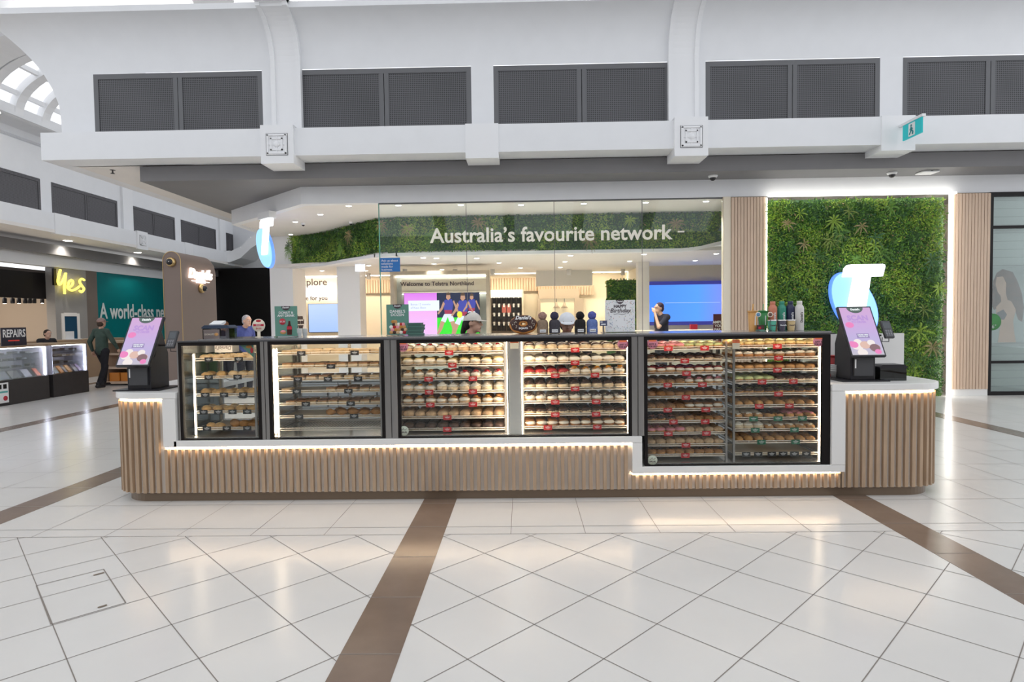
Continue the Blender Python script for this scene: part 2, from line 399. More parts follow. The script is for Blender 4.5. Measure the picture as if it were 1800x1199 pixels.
struct(MB().box(-22, XR+6, -9.0, -8.8, 0, 4.2).build('wall_opposite', mat('opposite_shopfronts', (.17, .15, .14), .6, var=.5, scale=.35)))
struct(MB().box(-22, XR+6, -8.9, -8.4, 4.2, 6.0).build('wall_opposite_upper', M['plaster']))
nr = MB()
for k in range(-6, 7):
    x = -.64+3.56*k; q = [(-8.6+17.0*i/12, 6.0+3.2*math.sin(math.pi*i/12)) for i in range(13)]
    nr.prism(q+[(y_, z_+.35) for y_, z_ in reversed(q)], 'x', x-.28, x+.28)
for y_, z_ in ((-6.2, 7.35), (-3.2, 8.6), (0, 9.2), (3.4, 8.6)): nr.box(-22, XR+6, y_-.12, y_+.12, z_, z_+.2)
struct(nr.build('ceiling_nave_ribs', M['trimwhite']))
# ---- left mall wall (runs away from us), its beam, grilles and vault
XL = -14.5
gy = [(14.0, 17.6-.0), (18.5, 21.54), (22.3, 25.12), (25.55, 28.5), (29.3, 30.2)]
gy[0] = (15.0, 18.08)
lw = MB()
ys = [9.0]+[v for g in gy for v in g]+[31]
for i in range(0, len(ys), 2): lw.box(XL-.12, XL, ys[i], ys[i+1], 4.9, 6.0)
lw.box(XL-.12, XL, 9, 31, 6.0, 6.95).box(XL-.12, XL, 9, 31, 4.6, 4.9)
struct(lw.build('wall_left', M['plaster']))
for (a, b), s_ in zip(gy, ('at the left edge of the photo', 'above the glowing yellow sign', 'right of the left rosette', 'second from the far end', 'narrow one at the far end')):
    grille(a, b, 0, 4.94, 5.985, 'dark perforated vent panels on the side mall wall, '+s_, 'vent grilles in the side mall wall', dark=True, vert=XL+.001)
struct(MB().box(XL, XL+.45, 9, 31, 4.46, 4.95).build('trim_31', M['plaster']))
pp = MB()
for yc in (22.15,): pp.box(XL+.4, XL+.5, yc-.3, yc+.3, 4.33, 4.99)
for yc in (18.3, 25.3, 29): pp.box(XL+.3, XL+.47, yc-.3, yc+.3, 4.34, 4.96)
for yc in (22.0, 29.0): pp.box(XL, XL+.09, yc-.28, yc+.28, 4.95, 6.9)
struct(pp.build('trim_32', M['trimwhite']))
t = rosette(XL+.5, 22.15, 4.655, 'small square plaster rosette on the side mall beam, behind the brown pylon', axis='x')
struct(MB().box(-17, XL+.45, 9, 30.2, 4.36, 4.46).build('ceiling_left', M['plaster2']))
struct(MB().box(-15.6, -15.2, 9, 30.1, 3.88, 4.2).build('wall_left_band', M['grey']))
struct(MB().box(-15.75, -15.45, 9, 30.1, 3.5, 3.88).build('wall_left_fascia', M['plaster']))
# vault over the side mall: coves, ring beams, ribs, glazing
va = MB()
def arc(t, r=0): # t 0..180 deg, left to right
    return (-11.44-(2.55+r)*math.cos(R_(t)), 7.4+(1.5+r)*math.sin(R_(t)))
va.box(XL-.5, XL-.05, 9, 31, 6.95, 7.0)
cvp = [(XL-.1, 6.95), (XL-.35, 7.15), (XL-.25, 7.42), (-14.0, 7.5), (-14.0, 7.42), (XL-.15, 7.32), (XL-.22, 7.14), (XL, 7.0)]
va.prism(cvp, 'y', 9, 31)
va.box(-14.1, -13.85, 9, 31, 7.35, 7.62)
struct(va.build('ceiling_vault', M['plaster']))
rb = MB()
def rib(y0, y1, r0, r1, a=0, b=180, n=24):
    o = [arc(a+(b-a)*i/n, r1) for i in range(n+1)]; q = [arc(a+(b-a)*i/n, r0) for i in range(n+1)]
    for i in range(n): rb.prism([o[i], o[i+1], q[i+1], q[i]], 'y', y0, y1)
for yc in (12.2, 17.0-2.1, 22.0, 29.0): rib(yc-.45, yc+.45, -.28, .1); rib(yc-.65, yc-.45, -.12, .1); rib(yc+.45, yc+.65, -.12, .1)
y = 9.2
while y < 30:
    rib(y-.14, y+.14, -.14, .06); y += .93
for a in (0, 22, 46, 70, 95, 120, 145, 168):
    x, z = arc(a, -.02); rb.box(x-.05, x+.05, 9, 30.5, z-.06, z+.06)
struct(rb.build('ceiling_ribs', M['trimwhite']))
# end wall of the side mall
ew = MB().box(-16, -5.5, 30.2, 30.4, 4.2, 7.4)
struct(ew.build('wall_back', M['plaster']))
eb = MB()
pts = [(-15, 4.46), (-13.9, 4.46), (-13.4, 4.65), (-12.9, 5.1), (-12.3, 5.45), (-10.5, 5.9), (-8.3, 6.0)]
for (xa, za), (xb, zb) in zip(pts, pts[1:]): eb.prism([(xa, za), (xb, zb), (xb, zb+.55), (xa, za+.5)], 'y', 28.6, 30.2)
struct(eb.build('trim_33', M['trimwhite']))
struct(MB().box(-15.6, -7.9, 30.0, 30.2, 0, 4.3).box(-7.9, -7.8, 20.5, 30, 0, 4.46).build('wall_hoarding', M['black']))
# ---- pillar and shop walls
struct(MB().box(-6.77, -6.15, 16.1, 17.05, 0, 3.9).build('wall_pillar', M['trimwhite']))
iw = MB().box(-7.7, 3.4, 20.3, 20.4, 0, 3.1).prism([(-6.84, 17.0), (-6.76, 17.0), (-7.66, 20.4), (-7.74, 20.4)], 'z', 0, 3.1).box(8.9, 9.0, YW+.1, 17.4, 0, 3.9).box(3.38, 8.9, 17.36, 17.44, 0, 3.1).box(3.38, 3.46, 17.44, 20.3, 0, 3.1)
struct(iw.build('wall_shop', M['cream']))
ip = [(-6.7, 16.1), (-5.0, 15.45), (-3.25, 13.58), (-2.5, 13.40), (8.9, 13.40), (8.9, 20.3), (-7.7, 20.3), (-6.8, 17.0)]
struct(MB().prism(ip, 'z', 3.04, 3.12).build('ceiling_shop', M['plaster2']))
struct(MB().box(-4.93, -4.32, 16.0, 16.6, 0, 3.05).build('wall_column', M['trimwhite']))
struct(MB().box(3.07, 3.36, 16.0, 16.3, 0, 3.05).build('wall_column_right', M['plaster2']))
# ---- slatted wall panels left and right of the green wall
def slatwall(x0, x1, label):
    t = empty('slatted_wall_panel', ((x0+x1)/2, YW, 0), 0, label, 'wall panel', 'pale oak slatted panels beside the green wall')
    w = x1-x0; b = MB(); n = int(round(w/.0605)); p = w/n
    for i in range(n): b.box(-w/2+i*p+.005, -w/2+(i+1)*p-.005, -.045, -.02, .13, 3.84)
    b.build('slats', M['woodlight'], t)
    MB().box(-w/2, w/2, -.022, .05, .13, 3.85).build('backing_board', M['woodgap'], t)
    MB().box(-w/2, w/2, -.03, .05, 0, .13).build('skirting', M['solid'], t)
    return t
slatwall(4.0, 4.655, 'tall pale oak slatted panel between the shop glass and the green wall')
slatwall(8.155, 8.87, 'tall pale oak slatted panel between the green wall and the black framed window')
MB().box(3.87, 4.0, YW-.03, YW+.1, 0, 3.86)
struct(MB().box(3.865, 3.998, YW-.02, YW+.12, 0, 3.86).build('trim_34', M['cream']))
# ---- foliage
GREENS = [mat('leaf_'+n_, c, .45, var=.25, scale=3) for n_, c in (('mid', (.12, .27, .03)), ('dark', (.04, .12, .018)), ('bright', (.30, .46, .045)), ('olive', (.20, .27, .045)), ('blue', (.045, .14, .05)), ('straw', (.36, .27, .12)))]
def foliage(n, fn, size, dirn, seed, dens=None, thick=.12):
    """fn(u,v)->(point, normal, right, up) on the wall"""
    rnd = random.Random(seed); b = MB()
    from mathutils import noise
    for i in range(n):
        u, v = rnd.random(), rnd.random(); P, N, Rr, Uu = fn(u, v)
        nv = noise.noise(P*1.6+Vector((seed, 0, 0))); n2 = noise.noise(P*5.1)
        P = P + N*(thick*(.1+.65*rnd.random()+.5*n2))
        a = rnd.uniform(0, 6.283); L = size*rnd.uniform(.6, 1.5); wd = L*rnd.uniform(.28, .5)
        tilt = rnd.uniform(.0, .9); d = (Rr*math.cos(a)+Uu*math.sin(a))
        d = (d+N*tilt).normalized(); s_ = d.cross(N)
        if s_.length < .01: continue
        s_.normalize(); k = rnd.random()
        g = 0
        if nv > .12: g = 2 if k < .45 else (0 if k < .8 else 3)
        elif nv < -.14: g = 1 if k < .4 else (4 if k < .6 else 0)
        else: g = 0 if k < .5 else (1 if k < .68 else (2 if k < .8 else (3 if k < .94 else 4)))
        if rnd.random() < .012: g = 5
        b.mat(g)
        nn = N*(L*.12)
        b.add([P, P+d*L*.5+s_*wd*.5+nn, P+d*L, P+d*L*.5-s_*wd*.5+nn], [(0, 1, 2), (0, 2, 3)])
    return b
def ferntuft(P, N, Rr, Uu, L, g, seed, nf=13):
    rnd = random.Random(seed); b = MB()
    for i in range(nf):
        a = 2*math.pi*i/nf+rnd.uniform(-.2, .2); d = Rr*math.cos(a)+Uu*math.sin(a); pts = []
        LL = L*rnd.uniform(.7, 1.15)
        for k in range(9):
            t = k/8; pts.append(P + N*(.10+.5*LL*math.sin(t*2.2)*.55) + d*LL*t - Uu*(LL*.35*t*t))
        b.mat(g)
        for k in range(8):
            t = k/8; dd = (pts[k+1]-pts[k]).normalized(); sd = dd.cross(N)
            if sd.length < .05: sd = dd.cross(Uu)
            sd.normalize(); w_ = LL*.12*math.sin(math.pi*(.12+.85*t))
            for q in (-1, 1):
                b.add([pts[k], pts[k]+dd*.012, pts[k]+sd*q*w_+dd*.3*w_], [(0, 1, 2)])
                mid = (pts[k]+pts[k+1])/2
                b.add([mid, mid+dd*.012, mid+sd*q*w_+dd*.3*w_], [(0, 1, 2)])
    return b
X3, Y3, Z3 = Vector((1, 0, 0)), Vector((0, 1, 0)), Vector((0, 0, 1))
lwv = empty('living_wall', (6.35, YW, 0), 0, 'tall lush green wall of leafy plants and ferns beside the illuminated letter T', 'green wall')
MB().box(-1.69, 1.66, -.01, .06, 0, 3.78).build('backing_panel', GREENS[1], lwv)
fo = foliage(34000, lambda u, v: (Vector((-1.68+3.31*u, -.01, .02+3.74*v)), -Y3, X3, Z3), .05, 0, 11)
o = fo.build('foliage', GREENS, lwv); o['kind'] = 'stuff'
rnd = random.Random(5)
for i in range(26):
    P = Vector((rnd.uniform(-1.5, 1.55), -.01, rnd.uniform(.3, 3.6)))
    ferntuft(P, -Y3, X3, Z3, rnd.uniform(.14, .26), rnd.choice([0, 0, 1, 2, 2, 3, 4, 5]), i, rnd.choice([7, 9, 11])).build('fern', GREENS, lwv)
# LED line above, right of and left of the green wall
struct(MB().box(4.66, 8.15, YW-.16, YW-.12, 3.82, 3.85).build('trim_35', M['ledwhite']))
struct(MB().box(8.06, 8.12, YW-.12, YW-.07, 0, 3.82).build('trim_36', M['ledwhite']))
struct(MB().box(4.655, 4.672, YW-.06, YW-.045, 0, 3.82).build('trim_37', M['ledwhite']))
# green header inside the shop
hp = [(-6.2, 16.2, 3.08), (-5.0, 15.45, 3.08), (-4.2, 14.55, 3.08), (-3.25, 13.62, 3.08), (-2.75, 13.42, 3.08), (3.5, 13.38, 3.08), (3.9, 13.38, 3.12), (5.2, 13.38, 3.42)]
hh = empty('green_header', (0, 0, 0), 0, 'long curved band of leafy greenery hanging above the shop entrance behind the glass', 'green wall')
cum = [0]
for a, b in zip(hp, hp[1:]): cum.append(cum[-1]+math.hypot(b[0]-a[0], b[1]-a[1]))
def hfn(u, v):
    s_ = u*cum[-1]
    for i in range(len(hp)-1):
        if s_ <= cum[i+1]: break
    a, b = Vector(hp[i]), Vector(hp[i+1]); t_ = (s_-cum[i])/(cum[i+1]-cum[i]); q = a.lerp(b, t_)
    r_ = Vector((b.x-a.x, b.y-a.y, 0)).normalized(); N = Vector((r_.y, -r_.x, 0)); zb = q.z+.03
    return Vector((q.x, q.y, zb+(3.86-zb)*v))+N*.02, N, r_, Z3
foliage(19000, hfn, .05, 0, 23, thick=.09).build('foliage', GREENS, hh)['kind'] = 'stuff'
hb = MB(); le = MB()
for a, b in zip(hp, hp[1:]):
    r_ = Vector((b[0]-a[0], b[1]-a[1], 0)).normalized(); N = Vector((r_.y, -r_.x, 0))
    A, B_ = Vector(a), Vector(b); k = -N*.1
    hb.add([A, B_, (b[0], b[1], 3.87), (a[0], a[1], 3.87), A+k, B_+k, (b[0]+k.x, b[1]+k.y, 3.87), (a[0]+k.x, a[1]+k.y, 3.87)], [(0, 1, 2, 3), (4, 7, 6, 5), (0, 4, 5, 1)])
    q = N*.10; w = Vector((0, 0, .07))
    le.add([A-w+q, B_-w+q, B_+q, A+q, A-w+k, B_-w+k, B_+k, A+k], [(0, 1, 2, 3), (0, 4, 5, 1), (3, 2, 6, 7), (4, 7, 6, 5)])
hb.build('backing_panel', GREENS[1], hh); le.build('lower_lip', M['trimwhite'], hh)
rnd = random.Random(9)
for i in range(20):
    P, N, Rr, Uu = hfn(rnd.random(), rnd.uniform(.15, .85))
    ferntuft(P, N, Rr, Uu, rnd.uniform(.13, .22), rnd.choice([0, 1, 2, 3, 5, 5]), 50+i).build('fern', GREENS, hh)
sg = empty('slogan_sign', (-.02, 13.2, 3.42), 0, 'big off white letters reading Australia\'s favourite network across the green header', 'sign')
add_text('Australia’s favourite network', .40, M['signwhite'], sg, (0, 0, 0), ext=.02, bold=.006)
bb = sg.children[0]; 
MB().box(2.74, 2.88, -.01, .01, -.015, .015).build('dash', M['signwhite'], sg)
# fit the slogan to its measured width
ax = PY(757, 420, 13.2).x; bx = PY(1183, 400, 13.2).x; xs_ = [v.co.x for v in bb.data.vertices]; wd = max(xs_)-min(xs_)
bb.scale = ((bx-ax)/wd, (bx-ax)/wd, 1); sg.location = ((ax+bx)/2, 13.2, PY(960, 411, 13.2).z)
sg.children[1].location = ((bx-ax)/2+.06-2.72, 0, -.02)
# ---- shopfront glass panes
gx = [-2.75, PY(820, 450, YW).x, PY(975, 450, YW).x, PY(1130, 450, YW).x, 3.86]
gf = empty('glass_shopfront', (-2.75, YW+.06, 0), 0, 'tall frameless glass shopfront with an open greenish left edge', 'glass wall')
for i in range(4): MB().box(gx[i]+.004+2.75, gx[i+1]-.004+2.75, -.005, .005, 0, 3.84).build('glass_pane', M['shopglass'], gf)
MB().box(-.015, 0, -.015, .015, 0, 3.86).build('glass_edge', M['glassedge'], gf)
gs = MB()
for x in gx[1:4]: gs.box(x-.004+2.75, x+.004+2.75, -.01, .01, 0, 3.84)
gs.build('joint', M['grille_frame'], gf); MB().box(0, 6.61, -.03, .03, 3.84, 3.86).build('channel', M['grille_frame'], gf)
# blue sticker on the glass
st = empty('glass_sticker', (0, 0, 0), 0, 'small blue square sticker with white writing on the left edge of the shop glass', 'sticker')
a = PY(667, 478, YW+.05); b = PY(703, 453, YW+.05)
MB().box(a.x, b.x, YW+.048, YW+.053, a.z, b.z).build('panel', mat('sticker_blue', (.02, .16, .48), .5), st)
for i, tx in enumerate(('Ask us about', 'solutions', 'made for', 'business.')):
    add_text(tx, .062, M['white'], st, (a.x+.04, YW+.045, b.z-.055-i*.058), align='LEFT', ext=.0005)
# ---- right-hand shop window
sw = empty('shop_window', (8.87, YW, 0), 0, 'black framed shop window with a closed roller shutter and a portrait poster', 'window')
f_ = MB().box(0, .07, -.02, .05, 0, 3.86).box(.07, 4.5, -.02, .05, 3.78, 3.86).box(.07, 4.5, -.02, .05, 0, .07)
for y in (399, 636.5):
    z = PY(1770, y, YW).z; f_.box(.07, 4.5, -.02, .05, z-.025, z+.025)
f_.box(2.3, 2.36, -.02, .05, 0, 3.86)
f_.build('frame', M['black'], sw)
MB().box(.07, 4.5, .01, .02, .07, 3.78).build('pane', M['shopglass'], sw)
shm = stripemat('roller_shutter', (.34, .40, .385), (.18, .22, .21), .155, .06, 2, .5)
MB().box(.05, 4.5, .12, .16, 0, 3.86).build('roller_shutter', shm, sw)
po = empty('window_poster', (0, 0, 0), 0, 'poster of a long haired model with a green price circle in the right-hand shop window', 'poster')
a = PY(1741, 603, YW+.03); b = PY(1830, 469, YW+.03); Yp = YW+.03
MB().box(a.x, b.x, Yp, Yp+.006, a.z, b.z).build('sheet', screenmat('poster_ground', ((0, (.20, .26, .25)), (.5, (.38, .44, .43)), (1, (.28, .34, .34))), 0) if False else mat('poster_ground', (.27, .32, .31), .5, var=.25, scale=1.2), po)
def sil(pts, y, mt, name, par, Y0=Yp):
    vs = [PY(px, py, Y0-y) for px, py in pts]; n = len(vs)
    bb = MB().add(vs+[v+Vector((0, .002, 0)) for v in vs], [tuple(range(n)), tuple(range(2*n-1, n-1, -1))]+[(i, i+n, (i+1) % n+n, (i+1) % n) for i in range(n)])
    return bb.build(name, mt, par)
sk = mat('poster_skin', (.42, .28, .20), .6, var=.1, scale=4); hr = mat('poster_hair', (.085, .045, .030), .6, var=.35, scale=9)
sil([(1762, 473), (1752, 480), (1746, 494), (1744, 515), (1742, 533), (1747, 545), (1757, 540), (1765, 530), (1776, 528), (1784, 545), (1790, 562), (1797, 566), (1800, 540), (1796, 515), (1789, 495), (1780, 478)], .002, hr, 'hair', po)
sil([(1752, 487), (1750, 500), (1754, 514), (1759, 520), (1760, 530), (1751, 540), (1751, 556), (1758, 575), (1756, 590), (1754, 602), (1786, 602), (1783, 585), (1781, 565), (1786, 545), (1778, 530), (1771, 527), (1768, 514), (1769, 498), (1763, 486)], .004, sk, 'figure', po)
sil([(1752, 550), (1764, 544), (1770, 553), (1765, 562), (1753, 561)], .006, mat('poster_top', (.05, .05, .06), .5), 'garment', po)
gc = MB().lathe([(0, 0), (.16, 0), (.16, .002)], ax='y', n=28); o = gc.build('price_circle', mat('circle_green', (.05, .36, .06), .5), po)
c = PY(1745, 566, Yp-.01); o.location = c
add_text('26°', .10, M['white'], po, (c.x+.0, Yp-.014, c.z-.09), ext=.0005)
# ================================================================== THE KIOSK
K = empty('service_kiosk', (0, 5.25, 0), 0, 'long white topped kiosk counter clad in vertical oak slats with glowing edges', 'counter')
def kb(b, name, mt, bevel=0):
    b.v = [(x, y-5.25, z) for x, y, z in b.v]; return b.build(name, mt, K, bevel)
def path_pts(pts):  # cumulative resample
    out = []; 
    for a, b in zip(pts, pts[1:]): out.append((Vector(a), Vector(b), (Vector(b)-Vector(a)).length))
    return out
def slats(path, z0, z1, pitch=.0617, w=.029, d=.032, phase=.01):
    b = MB(); segs = path_pts(path); L = sum(s_[2] for s_ in segs); s_ = phase
    while s_ < L-.01:
        q = s_
        for a, c, l in segs:
            if q <= l: break
            q -= l
        t = (c-a).normalized(); n = Vector((t.y, -t.x, 0)); p = a+t*q
        b.obox(p+n*(d/2)+Vector((0, 0, (z0+z1)/2)), t, n, Z3, w/2, d/2, (z1-z0)/2)
        s_ += pitch
    return b
def back(path, z0, z1, th=.02):
    b = MB()
    for a, c in zip(path, path[1:]):
        a = Vector(a); c = Vector(c); t = (c-a).normalized(); n = Vector((t.y, -t.x, 0))*-th
        b.add([(a.x, a.y, z0), (c.x, c.y, z0), (c.x, c.y, z1), (a.x, a.y, z1), (a.x+n.x, a.y+n.y, z0), (c.x+n.x, c.y+n.y, z0), (c.x+n.x, c.y+n.y, z1), (a.x+n.x, a.y+n.y, z1)], [(0, 1, 2, 3), (4, 7, 6, 5), (3, 2, 6, 7)])
    return b
def arcp(cx, cy, r, a0, a1, n=12): return [(cx+r*math.cos(R_(a0+(a1-a0)*i/n)), cy+r*math.sin(R_(a0+(a1-a0)*i/n)), 0) for i in range(n+1)]
FY = 5.28; RL = .30
pL = [(-3.715, 7.0, 0), (-3.715, FY+RL, 0)]+arcp(-3.715+RL, FY+RL, RL, 180, 270)+[(-3.19, FY, 0)]
pM = [(-3.19, FY, 0), (.95, FY, 0)]; pD = [(.95, FY, 0), (2.765, FY, 0)]
pR = [(2.76, FY, 0), (3.69-RL, FY, 0)]+arcp(3.69-RL, FY+RL, RL, 270, 360)+[(3.69, 6.0, 0)]
kb(slats(pL, .085, .905, phase=.012), 'slats', M['wood']); kb(slats(pM, .085, .475), 'slats', M['wood']); kb(slats(pD, .085, .21), 'slats', M['wood']); kb(slats(pR, .085, .905), 'slats', M['wood'])
kb(back(pL, .08, .93), 'backing_board', M['woodback']); kb(back(pM, .08, .5), 'backing_board', M['woodback']); kb(back(pD, .08, .23), 'backing_board', M['woodback']); kb(back(pR+[], .08, .93), 'backing_board', M['woodback'])
pl = [(-3.68, 7.0, 0), (-3.68, 5.62, 0)]+arcp(-3.68+.3, 5.6, .3, 180, 270)+[(3.36, 5.3, 0)]+arcp(3.36, 5.6, .3, 270, 360)+[(3.66, 6.0, 0)]
kb(back(pl, 0, .085), 'kick_plate', M['plinth'])
kb(back([(-3.19, 5.30, 0), (-3.19, 5.9, 0)][::-1], .5, .93), 'side_board', M['woodback'])
def top(x0, x1, z0, z1, y0=5.232, y1=5.97, rl=0, rr=0, x_left=None):
    pts = []
    if rl: pts += [(x0, y1), (x0, y0+rl)]+[(p[0], p[1]) for p in arcp(x0+rl, y0+rl, rl, 180, 270)][1:]
    else: pts += [(x0, y1), (x0, y0)]
    if rr: pts += [(p[0], p[1]) for p in arcp(x1-rr, y0+rr, rr, 270, 360)]+[(x1, y1)]
    else: pts += [(x1, y0), (x1, y1)]
    return MB().prism(pts, 'z', z0, z1)
kb(top(-3.757, -3.07, .932, .985, y1=7.0, rl=.33), 'countertop', M['solid'], .004)
kb(top(2.67, 3.735, .932, .99, y1=6.02, rr=.33), 'countertop', M['solid'], .004)
kb(top(-3.10, 1.03, .50, .555, y1=6.05), 'case_plinth', M['solid'], .004)
kb(top(.95, 2.76, .228, .287, y1=6.05), 'case_plinth', M['solid'], .004)
kb(MB().box(-3.19, -3.075, 5.232, 6.0, .50, .931).box(-3.075, -3.06, 5.3, 6.0, .556, .931), 'end_panel', M['solid'])
kb(MB().box(.945, 1.03, 5.2325, 6.0, .228, .499), 'step_panel', M['solid'])
kb(MB().box(2.67, 2.785, 5.2325, 6.0, .288, .931).box(2.665, 2.785, 5.2325, 5.4, .228, .29), 'end_panel', M['solid'])
# hidden LED strips under the white edges (they shine down the slats)
def led(path, z, y_out=.012):
    b = MB()
    for a, c in zip(path, path[1:]):
        a = Vector(a); c = Vector(c); t = (c-a).normalized(); n = Vector((t.y, -t.x, 0))
        b.add([a+n*.001+Vector((0, 0, z)), c+n*.001+Vector((0, 0, z)), c+n*.020+Vector((0, 0, z)), a+n*.020+Vector((0, 0, z)),
               a+Vector((0, 0, z+.006)), c+Vector((0, 0, z+.006)), c+n*.020+Vector((0, 0, z+.006)), a+n*.020+Vector((0, 0, z+.006))],
              [(0, 1, 2, 3), (4, 7, 6, 5), (3, 2, 6, 7)])
    return b
kb(led(pL[1:], .918), 'led_strip', M['led']); kb(led(pM, .486), 'led_strip', M['led']); kb(led(pD, .219), 'led_strip', M['led']); kb(led(pR, .918), 'led_strip', M['led'])
# rear of the kiosk: floor-level cabinets behind the cases
rc = empty('back_counter', (0, 7.3, 0), 0, 'pale grey work counter with cupboard doors behind the display cases', 'counter')
MB().box(-2.9, 2.6, 0, .62, .86, .91).build('worktop', M['solid'], rc)
MB().box(-2.88, 2.58, .03, .6, .08, .86).build('carcass', mat('cupboard_grey', (.50, .52, .54), .5), rc)
for i in range(9):
    d = MB().box(-2.87+i*.605, -2.275+i*.605, .01, .03, .1, .84).build('door', mat('cupboard_door', (.53, .55, .58), .45) if i == 0 else bpy.data.materials['cupboard_door'], rc)
    MB().box(-2.4+i*.605, -2.39+i*.605, -.015, .01, .55, .75).build('handle', M['darkgrey'], d)
struct(MB().box(-2.9, 2.6, 7.93, 7.97, 0, .91).build('trim_40', M['plaster']))
pb = tag(MB().box(2.70, 3.78, 6.03, 6.07, .99, 1.40).build('privacy_panel', M['solid']), 'white upright panel behind the right-hand counter', 'panel')
# ---- display cases
CZ = 1.425; CY0, CY1 = 5.255, 6.0
M['mirror'] = mat('polished_steel', (.85, .82, .78), .06, metal=1)
CASES = [('narrow glass display case of savoury pastries at the left end', -3.045, -2.318, .556), ('glass display case of slices and croissants, second from the left', -2.248, -1.222, .556),
         ('wide glass donut case with a steel divider in the middle of the kiosk', -1.108, .946, .556), ('tall glass donut case reaching lowest, at the right end', 1.056, 2.665, .288)]
for ci, (lab, x0, x1, z0) in enumerate(CASES):
    c = empty('display_case', ((x0+x1)/2, CY0, z0), 0, lab, 'display case', 'glass display cases built into the kiosk'); w = x1-x0; h_ = CZ-z0; D = CY1-CY0
    f_ = MB(); t = .028
    f_.box(-w/2, w/2, 0, .03, h_-.03, h_).box(-w/2, w/2, 0, .012, 0, .010).box(-w/2, -w/2+t, 0, .03, .01, h_-.03).box(w/2-(t if ci != 3 else .07), w/2, 0, .03, .01, h_-.03)
    f_.build('front_frame', M['black'], c)
    MB().box(-w/2+t, w/2-(t if ci != 3 else .07), .008, .012, .01, h_-.03).build('front_glass', M['glass'], c)
    b = MB().box(-w/2, w/2, .03, D, .004, .018).box(-w/2, w/2, D-.03, D, .018, .06).box(-w/2, w/2, D-.03, D, h_-.05, h_-.004)
    n = 2 if w < 1.2 else 4
    for i in range(n+1):
        xx = -w/2+i*w/n; xx = min(max(xx, -w/2+.012), w/2-.012); b.box(xx-.012, xx+.012, D-.03, D, .06, h_-.05)
    b.build('body', M['steellight'], c)
    MB().box(-w/2, w/2, D-.018, D-.014, .06, h_-.05).build('rear_glass', M['glass'], c)
    for s_ in (-1, 1):
        xx = s_*(w/2-.006)
        MB().box(xx-.004, xx+.004, .03, D-.03, .018, h_-.01).build('side_panel', M['glass'] if (ci == 0 and s_ < 0) else M['mirror'] if ci == 0 else M['steellight'], c)
    MB().box(-w/2+.03, w/2-.03, .04, .055, h_-.03, h_-.022).build('light_strip', M['ledcase'], c)
    MB().box(-w/2+.03, w/2-.03, .35, .365, h_-.03, h_-.022).build('light_strip', M['ledcase'], c)
cpst = empty('case_post', (0, 0, 0))
bpy.data.objects.remove(cpst)
for lab, x0, x1, z0 in (('brushed steel post between the pastry case and the slice case', -2.317, -2.25, .556), ('brushed steel post between the slice case and the wide donut case', -1.22, -1.11, .556), ('brushed steel post between the two donut cases', .948, 1.054, .556), ('slim steel end plate left of the narrow pastry case', -3.06, -3.047, .556)):
    p = empty('case_post', ((x0+x1)/2, CY0, z0), 0, lab, 'post', 'steel posts between the display cases'); w = x1-x0
    MB().box(-w/2, -.003 if w > .05 else w/2, .004, .7, 0, CZ-z0).build('profile', M['steel'], p)
    if w > .05: MB().box(.003, w/2, .004, .7, 0, CZ-z0).build('profile', M['steel'], p)
# divider inside the wide case
dv = empty('case_divider', (-.075, 5.30, .575), 0, 'brushed steel divider column in the centre of the wide donut case', 'divider')
MB().box(-.055, .055, 0, .03, 0, .82).build('panel', M['steellight'], dv)
MB().box(-.070, -.065, -.005, .04, 0, .82).box(.060, .065, -.005, .04, 0, .82).build('edge_light', M['ledcase'], dv)
# glass top shelf
ts = tag(MB().box(-2.86, 2.67, 5.25, 6.03, 1.438, 1.452).build('top_shelf', mat('polished_steel_top', (.62, .63, .65), .16, metal=.85)), 'long polished shelf running over all the display cases', 'shelf')
tl = tag(MB().box(-3.06, 2.70, 5.25, 6.03, 1.426, 1.437).build('case_roof', M['darkgrey']), 'thin dark roof plate directly on top of the display cases', 'panel')
# ================================================================== RACKS AND TRAYS
RY = 5.40; TD = .46
def rack(label, xs, z0, z1, lit=()):
    r = empty('tray_rack', (xs[0], RY, z0), 0, label, 'rack', 'upright tray racks inside the display cases')
    for i, x in enumerate(xs):
        for y in (0, TD):
            o = MB().box(x-xs[0]-.009, x-xs[0]+.009, y-.009, y+.009, 0, z1-z0).build('post', M['steel'] if i not in lit else M['wire'], r)
        if i in lit: MB().box(x-xs[0]-.005, x-xs[0]+.005, -.018, -.010, .01, z1-z0-.01).build('light_strip', M['ledcase'], r)
    return r
TR = {}
def tray_mesh(w, liner=True):
    k = (round(w, 3), liner)
    if k in TR: return TR[k]
    t = empty('bakery_tray', (0, 0, -50), 0, 'x', 'tray', 'x')
    a = MB(); r = .0028
    def fr(z, y0, y1): return [(-w/2, y0, z), (w/2, y0, z), (w/2, y1, z), (-w/2, y1, z)]
    a.tube(fr(.0, 0, TD), .0042, 6, closed=True)
    a.tube(fr(.020, -.008, TD), .0034, 6, closed=True)
    for x in [-w/2+w*i/6 for i in range(7)]: a.tube([(x, -.008, .02), (x, 0, 0)], r*.8, 5)
    nw = int(w/.03)
    for i in range(nw+1): a.tube([(-w/2+w*i/nw, 0, .001), (-w/2+w*i/nw, TD, .001)], .0011, 4)
    a.build('wire_basket', M['wire'], t)
    if liner: MB().box(-w/2+.006, w/2-.006, .004, TD-.006, .003, .0055).build('liner', M['traypaper'], t)
    for s_ in (-1, 1): MB().box(s_*(w/2+.007)-.004, s_*(w/2+.007)+.004, .0, TD, -.012, -.005).build('runner', M['steel'], t)
    TR[k] = t; return t
